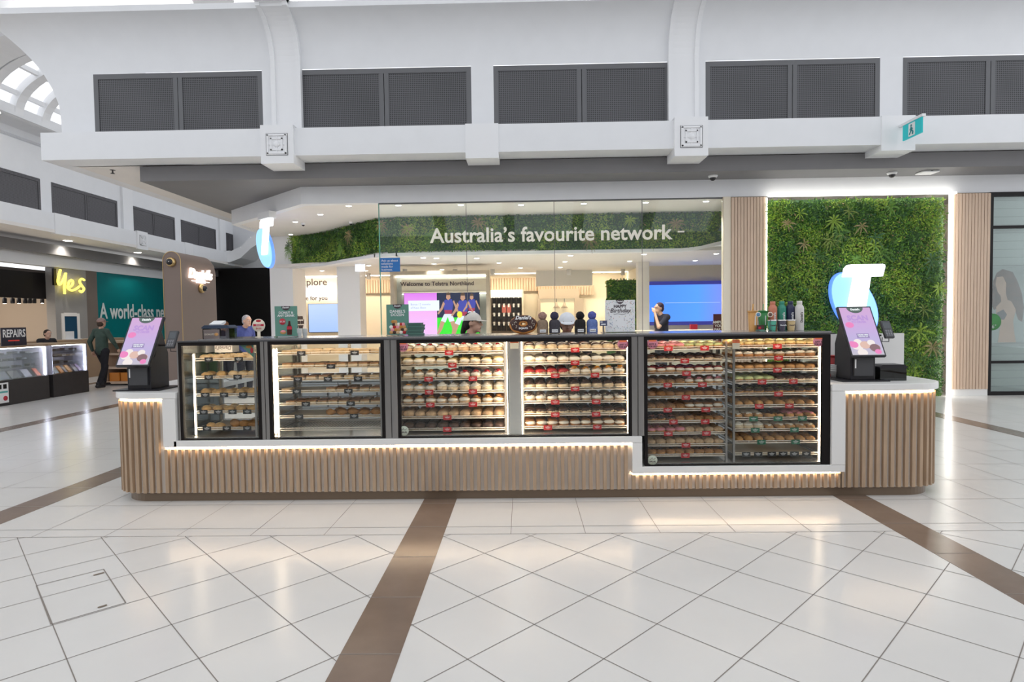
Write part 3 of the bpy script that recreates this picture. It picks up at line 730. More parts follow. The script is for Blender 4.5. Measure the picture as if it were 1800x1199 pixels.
# price tickets
TK = {}
def ticket(kind, loc, label, big=1):
    if kind not in TK:
        colr = {'red': (.55, .018, .022), 'green': (.01, .15, .075), 'black': (.018, .018, .02)}[kind]
        t = empty('price_ticket', (0, 0, -50), 0, 'x', 'price ticket', 'x')
        MB().box(-.038, .038, 0, .002, -.003, .039).build('card', mat('ticket_'+kind, colr, .45), t)
        b = MB()
        for z0, hw, th in ((.030, .007, .002), (.022, .024, .003), (.015, .018, .003), (.007, .012, .0015)): b.box(-hw, hw, -.0012, 0, z0, z0+th)
        b.build('lettering', M['white'], t); TK[kind] = t
    g = {'red': 'red price tickets clipped to the donut trays', 'green': 'green price tickets clipped to the lower right donut trays', 'black': 'black price tickets in the pastry cases'}[kind]
    return copytree(TK[kind], loc, random.uniform(-.06, .06), label, g)
# ---- donuts
def cm(n, c, **k): return mat(n, c, k.pop('r', .5), **k)
DG = cm('dough', (.52, .27, .09), var=.22, scale=30); DGP = cm('sugared_dough', (.62, .42, .24), var=.2, scale=60, r=.8); DGD = cm('brown_dough', (.36, .16, .05), var=.25, scale=40)
CR = cm('whipped_cream', (.82, .76, .64), r=.6); CHO = cm('chocolate', (.050, .018, .009), r=.3); JAM = cm('berry_jam', (.42, .012, .015), r=.2)
PK = cm('pink_icing', (.80, .30, .34), r=.35); YL = cm('lemon_icing', (.80, .62, .26), r=.35); WH = cm('white_icing', (.82, .77, .68), r=.35); CA = cm('caramel', (.50, .22, .04), r=.25); GRN = cm('pistachio_icing', (.60, .66, .30), r=.4); NUT = cm('nut_crumbs', (.35, .17, .07), var=.5, scale=90, r=.8, bump=.6); ORG_ = cm('orange_curd', (.75, .30, .03), r=.25); REDI = cm('red_glaze', (.38, .02, .02), r=.15); GRD = cm('green_crumbs', (.22, .22, .05), var=.4, scale=90)
SPR = cm('sprinkles', (.75, .25, .2), var=.6, scale=300)
DN = {}
def donut(kind):
    if kind in DN: return DN[kind]
    t = empty('filled_donut', (0, 0, -50), 0, 'x', 'donut', 'x'); R = .046
    shape, dough, topm, topk = kind
    if shape == 'long':
        MB().ball((0, 0, .026), .038, .062, .028, 14, 9).build('dough', dough, t)
    else:
        MB().ball((0, 0, .029), R, R, .031, 16, 10, lambda d: 1+.03*math.sin(3*d.x)).build('dough', dough, t)
    rnd = random.Random(hash(str(shape)) % 99)
    if shape == 'cap':
        MB().ball((0, 0, .036), R*1.01, R*1.01, .0285, 18, 10, lambda d: (1.0 if d.z > -.45 else .9)+.03*math.sin(7*math.atan2(d.y, d.x))*(1-abs(d.z))).build('icing', topm, t)
    elif shape == 'split':   # cut bun with cream piped in and a topping
        MB().ball((0, -.010, .041), R*.93, R*.90, .020, 18, 8, lambda d: 1+.09*math.sin(9*math.atan2(d.y, d.x))).build('cream_filling', CR, t)
        MB().ball((0, .010, .057), R*.84, R*.80, .016, 14, 8).build('lid', topm or dough, t)
    elif shape == 'swirl':
        b = MB(); pts = []; rr = []
        for i in range(46):
            q = i/45; a = q*6.283*3; r = R*.80*(1-q*.9); pts.append((r*math.cos(a), r*math.sin(a), .045+.034*q)); rr.append(.014*(1-.45*q))
        b.tube(pts, rr, 7); b.build('cream_swirl', topm, t)
    elif shape == 'bar':
        MB().box(-.03, .03, -.014, .014, .052, .066).build('biscuit', topm, t)
        MB().ball((0, 0, .045), R*.8, R*.8, .014).build('icing', WH, t)
    elif shape == 'long':
        MB().ball((0, 0, .036), .030, .050, .022, 12, 8, lambda d: 1+.07*math.sin(8*math.atan2(d.y, d.x))).build('filling', topm, t)
    if topk:
        b = MB()
        if topk in (JAM, ORG_, CHO, PK, CA, NUT) and shape in ('swirl', 'split', 'cap'):
            b.ball((0, -.006, .074 if shape != 'cap' else .062), .021, .021, .011, 9, 6, lambda d: 1+.15*math.sin(5*d.x*3))
            if shape == 'split': b.tube([(-.03, -.01, .062), (-.01, -.03, .062), (.012, -.012, .069), (.03, -.02, .060)], .004, 5)
        else:
            for i in range(26):
                a = rnd.uniform(0, 6.28); q = rnd.uniform(.1, .8)*R; z = .034+.031*math.sqrt(max(0, 1-(q/(R*.97))**2))
                b.box(q*math.cos(a)-.003, q*math.cos(a)+.003, q*math.sin(a)-.0015, q*math.sin(a)+.0015, z-.001, z+.003)
        b.build('topping', topk, t)
    DN[kind] = t; return t
DGW = cm('pale_dough', (.72, .56, .36), var=.2, scale=40, r=.7)
K_ = dict(jamcream=('swirl', DGP, CR, JAM), lemon=('split', DGW, YL, None), caramel=('split', DGW, CR, CA), straw=('split', DGW, WH, JAM), orange=('cap', DGW, WH, ORG_), cream=('swirl', DGW, CR, None),
          creamcara=('split', DGP, DGD, CA), plain=('plain', DGP, None, None), dark=('plain', cm('dark_cocoa_dough', (.09, .05, .035), var=.2, scale=40), None, None), bar=('bar', DGW, CHO, None), white=('cap', DGW, WH, None), red=('cap', DGW, REDI, None),
          mango=('split', DGW, CR, ORG_), chocros=('swirl', DGW, CHO, None), oreo=('split', DGP, CR, CHO), choc=('cap', DGW, CHO, None), cocoa=('split', DGD, DGD, None), pinkspr=('cap', DG, PK, SPR), greenspr=('cap', DG, GRN, SPR),
          chocspr=('cap', DG, CHO, SPR), redwhite=('split', DG, REDI, None), pinkchoc=('split', DG, DGD, PK), glazed=('plain', DGD, None, None), nut=('cap', DG, NUT, None), yellow=('cap', DG, YL, None), pinkcap=('cap', DG, PK, NUT),
          creampink=('swirl', DGD, CR, CHO), bun=('plain', DG, None, None), pist=('cap', DG, GRN, None), chocgreen=('cap', DG, CHO, GRD), sub=('long', DG, DG, None), subc=('long', DG, CR, None), subp=('long', DG, PK, None), subch=('long', DG, CHO, None), stripe=('cap', DG, DGD, CHO))
DESC = dict(jamcream='white cream donut with jam dot', lemon='pale lemon iced cream donut', caramel='cream donut with caramel drizzle', straw='cream donut with strawberry topping', orange='white donut with orange curd', cream='donut with whipped cream swirl',
            creamcara='sugared cream donut with caramel', plain='plain round sugared donut', dark='dark cocoa donut', bar='donut with a chocolate bar', white='smooth white iced donut', red='glossy red glazed donut', mango='cream donut with orange centre', chocros='donut with dark chocolate rosette',
            oreo='cream donut with black crumbs', choc='glossy chocolate iced donut', cocoa='brown split donut with cream', pinkspr='pink iced donut with sprinkles', greenspr='pale green sprinkled donut', chocspr='chocolate donut with sprinkles', redwhite='cream donut with red lid',
            pinkchoc='brown donut with pink topping', glazed='plain brown glazed donut', nut='nut crumb coated donut', yellow='yellow iced donut', pinkcap='pink iced donut with nuts', creampink='brown donut with cream swirl', bun='plain golden round bun', pist='pistachio green iced donut', chocgreen='chocolate donut with green crumbs',
            sub='plain golden long bun', subc='long bun filled with cream', subp='long bun with pink icing', subch='long bun with chocolate icing', stripe='brown iced chocolate donut')
ORD = ['top', 'second', 'third', 'fourth', 'fifth', 'sixth', 'seventh', 'eighth', 'ninth', 'bottom']
def NTH(i, n): return ['leftmost', 'second from left', 'third from left', 'fourth from left', 'fifth from left', 'sixth from left', 'seventh from left', 'eighth from left', 'ninth from left', 'tenth from left'][i] if i < n-1 else 'rightmost'
backs = MB(); BK = []
def bmi(mt):
    if mt not in BK: BK.append(mt)
    return BK.index(mt)
def back_donut(kind, x, y, z, s_):
    shape, dough, topm, topk = kind
    backs.mat(bmi(dough)).ball((x, y, z+.026*s_), .046*s_, .046*s_, .027*s_, 9, 6)
    if topm: backs.mat(bmi(topm)).ball((x, y, z+(.033 if shape != 'swirl' else .040)*s_), .043*s_, .043*s_, .026*s_, 9, 6)
def donut_rack(prefix, x0, x1, rows, n, big, inset=.03):
    """rows: (photo y of the lower rail, [kinds], [(ticket x px, colour)])"""
    for ri, (py, kinds, tks) in enumerate(rows):
        xc = (x0+x1)/2; w = x1-x0; z = PY(1000 if prefix[0] == 'w' else 1280, py, RY).z
        o_n = ORD[ri] if ri < len(rows)-1 else 'bottom'
        c = copytree(tray_mesh(w), (xc, RY, z), 0, 'white wire bakery tray, %s, %s' % (o_n, big), 'wire bakery trays in the donut cases')
        if kinds:
            p = w/n; sc = min(1.15, p/.0935*1.08)
            seq = []
            for k, cnt in kinds: seq += [k]*cnt
            for i, k in enumerate(seq):
                x = x0+p*(i+.5); s_ = sc*random.uniform(.96, 1.05)
                cnt_k = seq.count(k)
                copytree(donut(K_[k]), (x+random.uniform(-.003, .003), RY+.052, z+.006), random.uniform(-.5, .5), '%s, %s, %s tray, %s' % (DESC[k], NTH(i, n), o_n, big),
                         '%ss, %s tray, %s' % (DESC[k].split(' with ')[0], o_n, big), (s_, s_, s_*random.uniform(.80, .92)))
                for j in range(1, 4): back_donut(K_[k], x+random.uniform(-.004, .004), RY+.052+.1*j, z+.006, sc*random.uniform(.95, 1.05))
        for tx, colr in tks:
            P = PY(tx, py-8, RY-.02); order = sorted(t[0] for t in tks); q = order.index(tx)
            if len(order) == 1: pos = 'the only one'
            elif len(order) == 2: pos = ('left', 'right')[q]+' of two'
            else: pos = ['leftmost', 'second from the left', 'third from the left', 'fourth from the left', 'fifth from the left', 'sixth from the left'][q] if q < len(order)-1 else 'rightmost'
            ticket(colr, (P.x, RY-.016, z-.010), '%s price ticket, %s, %s tray, %s' % (colr, pos, o_n, big))
Rd = 'red'
BC1 = 'wide case left half'; BC2 = 'wide case right half'; BD1 = 'tall case left half'; BD2 = 'tall case right half'
c1 = (PY(706, 680, RY).x, PY(886, 680, RY).x); c2 = (PY(921, 680, RY).x, PY(1101, 680, RY).x); d1 = (PY(1138, 700, RY).x, PY(1274, 700, RY).x); d2 = (PY(1292, 700, RY).x, PY(1437, 700, RY).x)
rack('white lit tray rack in the left half of the wide case', [c1[0]-.012, c1[1]+.012], .575, 1.40, (0,))
rack('lit tray rack in the right half of the wide case', [c2[0]-.012, c2[1]+.012], .575, 1.40, (1,))
rack('grey tray rack in the left half of the tall case', [d1[0]-.012, d1[1]+.012], .305, 1.37, ())
rack('lit tray rack in the right half of the tall case', [d2[0]-.012, d2[1]+.012, d2[1]+.045], .305, 1.37, (1, 2))
donut_rack('w', *c1, [(619, [('jamcream', 9)], [(789, Rd)]), (641, [('lemon', 9)], [(795, Rd)]), (665, [('caramel', 4), ('straw', 5)], [(753, Rd), (831, Rd)]), (688, [('orange', 3), ('cream', 6)], [(754, Rd), (831, Rd)]),
    (710.5, [('creamcara', 9)], [(756, Rd), (831, Rd)]), (733, [('plain', 9)], [(786, Rd)]), (754, [('dark', 9)], [(786, Rd)])], 9, BC1)
donut_rack('w', *c2, [(617, [('bar', 9)], [(1011, Rd)]), (639.5, [('white', 9)], [(1011, Rd)]), (661.5, [('red', 4), ('mango', 5)], [(976, Rd), (1046, Rd)]), (685, [('chocros', 9)], [(1011, Rd)]),
    (708, [('oreo', 9)], [(976, Rd), (1048, Rd)]), (730, [('choc', 9)], [(976, Rd), (1048, Rd)]), (752.5, [('cocoa', 9)], [(963, Rd), (1050, Rd)])], 9, BC2)
donut_rack('t', *d1, [(613, [('pinkspr', 4), ('greenspr', 4)], [(1175, Rd), (1239, Rd)]), (635, [('choc', 8)], [(1204, Rd)]), (657, [('redwhite', 8)], [(1207, Rd)]), (677, [('nut', 4), ('pinkchoc', 4)], [(1174, Rd), (1235, Rd)]),
    (699, [('glazed', 8)], [(1206, Rd)]), (721, [('nut', 4), ('cocoa', 4)], [(1174, Rd), (1241, Rd)]), (742, [('chocspr', 3), ('stripe', 5)], [(1184, Rd), (1240, Rd)]), (762.5, [('pinkcap', 4), ('plain', 4)], [(1175, Rd), (1242, Rd)]),
    (783, [('plain', 8)], [(1206, Rd)]), (801, [('stripe', 8)], [(1205, Rd)])], 8, BD1)
G = 'green'; B_k = 'black'
donut_rack('t', *d2, [(611.5, [('yellow', 8)], [(1367, Rd)]), (632, [('creampink', 8)], [(1369, Rd)]), (653, [('bun', 8)], [(1367, Rd)]), (673.5, [('pist', 4), ('choc', 4)], [(1340, Rd), (1395, Rd)]), (695, [('chocgreen', 8)], [(1369, Rd)]),
    (716, [('sub', 8)], [(1335, Rd), (1388, Rd)]), (738, [('subc', 3), ('subch', 2), ('subp', 3)], [(1325, G), (1368, G), (1411, G)]), (758, [('cream', 3), ('subc', 5)], [(1328, G), (1397, G)]),
    (779, [('sub', 8)], [(1339, G), (1399, G)]), (800, [], [(1312, B_k), (1333, B_k), (1357, B_k), (1377, B_k), (1397, B_k), (1418, B_k)])], 8, BD2)
bo = backs.build('donuts_behind', BK); tag(bo, 'rows of donuts behind the front row on every donut tray', 'donuts', kind='stuff')
# ---- pastries in the two left cases
PST = {}
pas = cm('golden_pastry', (.62, .38, .14), var=.3, scale=18, bump=.3); pasl = cm('pale_pastry', (.70, .52, .30), var=.2, scale=18); pasd = cm('toasted_crust', (.36, .17, .07), var=.3, scale=22, bump=.4); crust = cm('croissant_crust', (.47, .22, .06), var=.35, scale=14, bump=.3)
def pastry(kind):
    if kind in PST: return PST[kind]
    t = empty('slice' if kind in ('slice', 'brownslice') else 'croissant' if kind == 'croissant' else 'savoury_roll', (0, 0, -50), 0, 'x', 'pastry', 'x')
    if kind in ('slice', 'brownslice'):
        MB().box(-.042, .042, -.05, .05, 0, .022).build('base', pasl, t, .004); MB().box(-.041, .041, -.049, .049, .0225, .031).build('crust', pasl if kind == 'slice' else pasd, t, .003)
    elif kind == 'croissant':
        b = MB(); pts = []; rr = []
        for i in range(15):
            a = R_(-70+140*i/14); pts.append((.055*math.sin(a), -.03*math.cos(a)+.03, .028)); q = abs(i-7)/7; rr.append((.030*(1-q*.75))*(1+.08*math.sin(i*2.4)))
        b.tube(pts, rr, 10); b.build('crust', crust, t)
    else:
        MB().ball((0, 0, .022), .05, .034, .024, 12, 8, lambda d: 1+.05*math.sin(6*d.x)).build('crust', pas if kind == 'roll' else pasl, t)
        MB().ball((0, 0, .034), .036, .02, .014, 10, 6, lambda d: 1+.2*math.sin(11*d.x+5*d.y)).build('filling', cm('melted_cheese', (.70, .50, .20), var=.3, scale=60) if 'melted_cheese' not in bpy.data.materials else bpy.data.materials['melted_cheese'], t)
    PST[kind] = t; return t
def pastry_rack(x0, x1, rows, big, n):
    for ri, (py, items, tks) in enumerate(rows):
        xc = (x0+x1)/2; w = x1-x0; z = PY(550 if big.endswith('slice case') else 380, py, RY).z; o_n = ORD[ri] if ri < len(rows)-1 else 'bottom'
        copytree(tray_mesh(w, liner=bool(items)), (xc, RY, z), 0, 'white wire bakery tray, %s, %s' % (o_n, big), 'wire trays in the pastry cases')
        for kind, a, b_, cnt, dy in items:
            for i in range(cnt):
                x = x0+w*(a+(b_-a)*(i+.5)/cnt)
                copytree(pastry(kind), (x, RY+.065+dy, z+.006), random.uniform(-.1, .1) if 'slice' in kind else random.uniform(-.4, .4), '%s, %s %s, %s tray, %s' % ({'slice': 'pale square slice', 'brownslice': 'brown crusted slice', 'croissant': 'golden croissant', 'roll': 'golden savoury roll', 'pale': 'pale cheese roll'}[kind], NTH(i, cnt) if cnt > 1 else 'single', 'in front' if dy < .05 else 'behind' if dy < .2 else 'at back', o_n, big), 'pastries, %s tray, %s' % (o_n, big), (1, 1, random.uniform(.95, 1.2)))
        for q, (tx, colr) in enumerate(tks):
            P = PY(tx, py-8, RY-.02); nn = len(tks)
            pos = 'the only one' if nn == 1 else (['left', 'right'][q]+' of two') if nn == 2 else ['leftmost', 'second', 'third', 'rightmost'][q] if nn == 4 else ['leftmost', 'middle', 'rightmost'][q]
            ticket(colr, (P.x, RY-.016, z-.008), '%s price ticket, %s, %s tray, %s' % (colr, pos, o_n, big))
a1 = (PY(346, 690, RY).x, PY(448, 690, RY).x); b1 = (PY(491, 690, RY).x, PY(668, 690, RY).x)
rack('brightly lit tray rack in the narrow pastry case', [a1[0]-.014, a1[1]+.008], .575, 1.32, (0,))
rack('white tray rack in the slice case', [b1[0]-.012, b1[1]+.010], .575, 1.36, (0,))
A_, B2 = 'narrow pastry case', 'slice case'
pastry_rack(*a1, [(634, [('pale', 0, 1, 5, 0), ('pale', 0, 1, 5, .1)], [(366, B_k), (419, B_k)]), (665, [('roll', 0, .5, 2, 0), ('pale', .5, 1, 3, 0), ('roll', 0, 1, 5, .1)], [(366, B_k), (417, B_k)]), (696, [('roll', 0, 1, 5, 0), ('roll', 0, 1, 5, .1)], [(360, B_k), (393, B_k), (427, B_k)]),
    (726, [('roll', 0, 1, 5, 0), ('pale', 0, 1, 5, .1)], [(357, B_k), (383, B_k), (408, B_k), (434, B_k)]), (755, [('roll', .1, .4, 2, 0), ('croissant', .5, 1, 3, 0), ('croissant', .4, .9, 3, .1)], [(363, B_k), (398, B_k), (434, B_k)])], A_, 5)
pastry_rack(*b1, [(623, [('slice', .02, 1, 10, 0), ('slice', .05, 1, 9, .13), ('slice', .2, .6, 3, .26)], [(529, B_k), (623, B_k)]), (646.5, [('brownslice', .02, 1, 9, 0), ('slice', .1, 1, 8, .13)], [(581, B_k)]), (668.5, [('brownslice', 0, .5, 4, 0), ('slice', .5, 1, 4, 0), ('brownslice', .1, 1, 7, .13)], [(523, B_k), (576, B_k), (629, B_k)]),
    (690, [('slice', .02, .1, 1, 0), ('brownslice', .45, 1, 5, 0), ('brownslice', .5, 1, 4, .13)], [(521, B_k), (612, B_k)]), (712, [('brownslice', .05, 1, 9, 0), ('brownslice', .1, 1, 8, .13)], [(537, B_k), (616, B_k)]),
    (734, [('croissant', .42, 1, 5, 0), ('croissant', .48, .98, 4, .11)], [(525, B_k), (622, B_k)]), (756, [], [])], B2, 8)
# stickers on the glass
def disc(name, px, py, r, mt, txts, label, cat='sticker', Y=5.262):
    P = PY(px, py, Y-.003); t = empty(name, tuple(P), 0, label, cat)
    MB().lathe([(0, 0), (r, 0), (r, .0025)], ax='y', n=26).build('disc', mt, t)
    for i, (tx, sz, dz, m_) in enumerate(txts): add_text(tx, sz, m_, t, (0, -.001, dz), ext=.0004, bold=.0006)
    return t
pnk = mat('sticker_pink', (.72, .25, .33), .5); sgn = mat('sticker_sage', (.48, .52, .42), .5); drk = mat('print_dark', (.05, .03, .04), .6); orr = mat('print_orange', (.85, .20, .08), .5)
for (px, py), w_ in (((708, 609), 'at the top left of the wide case'), ((1095, 605), 'at the top right of the wide case'), ((1147, 604), 'at the top left of the tall case'), ((1439, 600), 'at the top right of the tall case')):
    t = disc('round_sticker', px, py, .047, pnk, [('ANY 6', .022, -.005, drk), ('FOR $22', .020, -.026, drk)], 'round pink offer sticker '+w_)
    MB().box(-.03, .03, -.003, 0, .018, .044).build('flash', orr, t)
for (px, py), w_ in (((710, 757.5), 'at the bottom left of the wide case'), ((1147, 809), 'at the bottom left of the tall case')):
    t = disc('round_sticker', px, py, .043, sgn, [('HALAL', .018, -.012, drk)], 'round sage green stamp sticker '+w_)
    MB().tube([(-.025, 0, .006), (-.008, 0, .012), (-.004, 0, .028), (0, 0, .010), (.016, 0, .008), (.024, 0, .020)], .0018, 5).build('script', drk, t)
nb = empty('notice_card', tuple(PY(904, 603, 5.28)), 0, 'orange and white notice on the steel divider of the wide case', 'notice')
MB().box(-.036, .036, 0, .002, -.0, .022).build('header', orr, nb); MB().box(-.036, .036, 0, .002, -.05, -.0).build('card', M['cream'], nb)
nb = empty('notice_card', tuple(PY(1294, 603, 5.28)), 0, 'orange and white notice hanging at the centre of the tall case', 'notice')
MB().box(-.032, .032, 0, .002, -.0, .03).build('header', orr, nb); MB().box(-.032, .032, 0, .002, -.052, -.0).build('card', M['cream'], nb)
# boxes with upside-down lettering behind the narrow case glass, and a drink card
# ================================================================== THINGS ON AND AROUND THE KIOSK
TZ = 1.453; TY = 5.62
skin = mat('skin_fair', (.60, .36, .26), .55, var=.05, scale=10); skin2 = mat('skin_brown', (.26, .13, .085), .55); 
def kiosk_screen(loc, lean, label, flip):
    """tilted portrait self-service screen on a black stand; lean = sideways tilt seen from the front"""
    t = empty('order_screen', loc, 0, label, 'touch screen', 'self-service order screens')
    MB().box(-.21, .21, -.19, .20, 0, .012).build('base_plate', M['blackplastic'], t)
    b = MB().prism([(-.13, 0), (.15, 0), (.15, .32), (.06, .52), (-.0, .50), (-.06, .30), (-.13, .24)], 'x', -.11, .11); b.v = [(x, y, z+.012) for x, y, z in b.v]
    b.build('stand', M['blackplastic'], t, .004)
    pr = MB().box(-.085, .085, -.148, -.128, .05, .23).box(-.08, .08, -.152, -.146, .22, .228).build('printer', M['darkgrey'], t)
    MB().box(-.082, -.07, -.151, -.147, .12, .20).build('label', M['white'], pr)
    MB().box(-.05, .05, -.15, -.1, .27, .30).build('scanner', M['darkgrey'], t)
    # the screen
    up = Vector((0, .50, .866)); rt = Vector((1, 0, 0)); nn = rt.cross(up)  # nn points to the front/up
    nn = Vector((0, -.866, .50)); c = Vector((0, -.10, .455)); hw, hh = .140, .243
    h = MB().obox(c-nn*.018, rt, up, nn, hw+.014, hh+.014, .016).build('bezel', M['blackplastic'], t, .004)
    def on(name, x0, x1, z0, z1, mt, d=.001, par=None):
        return MB().obox(c+rt*((x0+x1)/2)+up*((z0+z1)/2)+nn*d, rt, up, nn, (x1-x0)/2, (z1-z0)/2, .0008).build(name, mt, par or h)
    on('display', -hw, hw, -hh, hh, SCR, -.0005)
    rot = Matrix((rt, up, nn)).transposed().to_4x4()
    def wr(tx, sz, x, z, mt, bold=.0012):
        m_ = Matrix.Translation(c+rt*x+up*z+nn*.003) @ rot
        add_text(tx, sz, mt, h, None, ext=.0003, bold=bold, mats4=m_)
    b = MB()
    pts = [c+rt*(.075*math.cos(a))+up*(hh-.0+.06*math.sin(a))+nn*.0022 for a in [math.pi+math.pi*i/14 for i in range(15)]]
    b.add(pts, [tuple(range(15))]); b.build('emblem', SC['dark'], h)
    wr('Daniel\'s', .026, 0, hh-.022, SC['white'])
    wr('SCAN', .072, 0, .130, SC['mauve'], .003); wr('TO ORDER', .026, 0, .088, SC['mauve'])
    b = MB(); b.add([c+rt*(-.090+.038*math.cos(a))+up*(.060+.030*math.sin(a))+nn*.0024 for a in [6.283*i/20 for i in range(20)]], [tuple(range(20))]); b.build('badge', SC['pink'], h)
    on('button', -.055, .055, -.075, -.030, SC['slate'], .002)
    wr('ORDER HERE', .016, 0, -.044, SC['white'], .0005); wr('FOR PICK UP', .014, 0, -.062, SC['white'], .0004)
    rnd = random.Random(3)
    for i in range(13):
        x = -.12+.24*rnd.random(); z = -.225+.11*rnd.random(); r = rnd.uniform(.022, .04)
        b = MB(); b.add([c+rt*(x+r*1.2*math.cos(a))+up*(z+r*math.sin(a))+nn*(.002+.0001*i) for a in [6.283*k/16 for k in range(16)]], [tuple(range(16))])
        b.v = [Vector(v)*1 for v in b.v]; b.v = [v-rt*max(0, abs((v-c).dot(rt))-hw)*(1 if (v-c).dot(rt) > 0 else -1) for v in b.v]
        b.v = [v+up*max(0, -hh-(v-c).dot(up)) for v in b.v]
        b.build('donut_picture', [SC['cream'], SC['choc'], SC['pink'], SC['cream'], SC['tan']][i % 5], h)
    # card reader on its bracket
    MB().box(.11, .24, .0, .03, .40, .415).build('bracket', M['blackplastic'], t)
    cx = .265
    r_ = MB().obox((cx, -.04, .46), X3, up, nn, .042, .088, .014).build('card_reader', M['darkgrey'], t, .006)
    MB().obox(Vector((cx, -.04, .46))+up*.035+nn*.0145, X3, up, nn, .032, .034, .001).build('reader_screen', mat('reader_screen', (.08, .09, .10), .2) if 'reader_screen' not in bpy.data.materials else bpy.data.materials['reader_screen'], r_)
    b = MB()
    for i in range(3):
        for j in range(4): b.obox(Vector((cx, -.04, .46))+X3*(-.02+.02*i)-up*(.015+.016*j)+nn*.0145, X3, up, nn, .007, .005, .001)
    b.build('keys', mat('keys_'+str(flip), (.25, .25, .27), .5), r_)
    MB().tube([(cx-.03, -.02, .39), (cx-.03, -.02, .35), (cx+.03, -.02, .35), (cx+.03, -.02, .39)], .004, 6).build('cradle', M['blackplastic'], t)
    return t
def em(n, c, s=1): return mat(n, (.02, .02, .02), .3, emit=c, es=s)
SCR = screenmat('screen_lilac', ((0, (.42, .40, .46)), (.3, (.40, .34, .56)), (.6, (.45, .31, .56)), (1, (.50, .30, .52))), .95, axis=2)
SC = dict(dark=em('scr_dark', (.05, .08, .07)), white=em('scr_white', (.7, .75, .75)), mauve=em('scr_mauve', (.36, .22, .50)), pink=em('scr_pink', (.62, .16, .38)), slate=em('scr_slate', (.22, .17, .34)), cream=em('scr_cream', (.66, .60, .58)), choc=em('scr_choc', (.17, .09, .10)), tan=em('scr_tan', (.55, .36, .30)))
def mid(px, py, Z): p = PZ(px, py, Z); return p
kl = kiosk_screen((-3.44, 5.56, .985), 0, 'tilted pink and lilac order screen on a black stand on the left counter', 1)
kr = kiosk_screen((3.115, 5.60, .99), 0, 'tilted pink and lilac order screen on a black stand on the right counter', -1)
kl.location.x = PY(246, 600, 5.46).x; kr.location.x = PY(1514, 583, 5.50).x
# pylon
py_ = empty('brand_pylon', (-4.095, 7.0, 0), 0, 'tall taupe round topped slab with a glowing script sign behind the left counter', 'pylon')
tau = mat('taupe_laminate', (.215, .16, .135), .5, var=.04, scale=2); brs = mat('brass', (.62, .44, .20), .28, metal=.9)
rr = .105; b = MB(); pr_ = [(-rr, 0), (rr, 0)]+[(rr*math.cos(a), 2.325+.11*math.sin(a)) for a in [math.pi*i/16 for i in range(17)]]
side = [(0, 0), (.80, 0), (.80, 2.30)]+[(.80-.12+.12*math.cos(a), 2.30+.13*math.sin(a)) for a in [R_(90*i/8) for i in range(9)]]+[(0, 2.435)]
b = MB()
for y0, y1 in ((0, .68),): b.prism(pr_, 'y', y0, y1)
ringp = pr_[2:]
steps = 8
prev = None
for i in range(steps+1):
    a = R_(90*i/steps); y = .68+.12*math.sin(a); zt = 2.325-.12*(1-math.cos(a))
    cur = [(-rr, y, 0), (rr, y, 0)]+[(p[0], y, p[1]-(2.325-zt)) for p in pr_[2:]]
    if prev:
        n = len(cur); b.add(prev+cur, [(k, k+n, (k+1) % n+n, (k+1) % n) for k in range(n)])
    prev = cur
b.add(prev, [tuple(range(len(prev)))])
b.build('slab', tau, py_)
b = MB()
for x in (rr,): b.tube([(x, -.001, 0), (x, -.001, 2.325)]+[(rr*math.cos(a), -.001, 2.325+.11*math.sin(a)) for a in [math.pi*i/16 for i in range(1, 16)]]+[(-rr, -.001, 2.325), (-rr, -.001, 0)], .004, 6)
b.build('brass_edge', brs, py_)
def dome(name, loc, mt, label, rot=(0, 0, 0), r=.055, par=None):
    t = empty(name, loc, 0, label, 'camera'); t.rotation_euler = rot
    MB().lathe([(0, 0), (r, 0), (r*1.02, .01), (r*.95, .03), (r*.72, .045)], n=22).build('housing', mt, t)
    MB().ball((0, 0, .04), r*.70, r*.70, r*.72, 16, 9).build('dome', M['blackplastic'], t)
    MB().ball((r*.2, 0, .04+r*.62), r*.12, None, None, 8, 6).build('lens', M['steellight'], t)
    return t
dome('security_camera', (-4.095, 6.998, 2.31), brs, 'round brass security camera on the narrow face of the brown pylon', (R_(90), 0, 0), .055)
dome('security_camera', (-3.988, 7.42, 2.02), brs, 'brass security camera under the glowing script on the brown pylon', (0, R_(90), 0), .055)
gs_ = empty('script_sign', (-3.985, 7.40, 2.17), R_(90), 'glowing pinkish white script sign reading Daniel\'s on the brown pylon', 'sign')
glow = mat('sign_glow', (1, 1, 1), .5, emit=(1, .78, .66), es=2.6)
add_text('Daniel\'s', .165, glow, gs_, (0, -.012, .02), ext=.010, bold=.004, shear=.25, sx=1.0)
MB().box(-.095, .095, -.02, -.004, -.085, -.045).build('donuts_plate', glow, gs_); MB().box(-.20, -.10, -.018, -.008, -.068, -.062).box(.10, .20, -.018, -.008, -.068, -.062).build('side_line', glow, gs_)
# napkin dispenser on the narrow case
def clearbox(name, loc, w, d, h_, label, cat, lid=None):
    t = empty(name, loc, 0, label, cat); cl = CLR
    b = MB().box(-w/2, w/2, -d/2, -d/2+.004, .003, h_).box(-w/2, w/2, d/2-.004, d/2, .003, h_).box(-w/2, -w/2+.004, -d/2+.004, d/2-.004, .003, h_).box(w/2-.004, w/2, -d/2+.004, d/2-.004, .003, h_).box(-w/2, w/2, -d/2, d/2, 0, .003)
    b.build('clear_walls', cl, t)
    MB().prism([(-w/2-.006, h_), (w/2+.006, h_), (w/2+.006, h_+.012), (w/2-.02, h_+.03), (-w/2+.02, h_+.03), (-w/2-.006, h_+.012)], 'y', -d/2-.006, d/2+.006).build('lid', lid or M['blackplastic'], t)
    return t
CLR = glassmat('clear_acrylic', (.80, .80, .82), .10); CLR2 = glassmat('smoked_acrylic', (.30, .28, .28), .15)
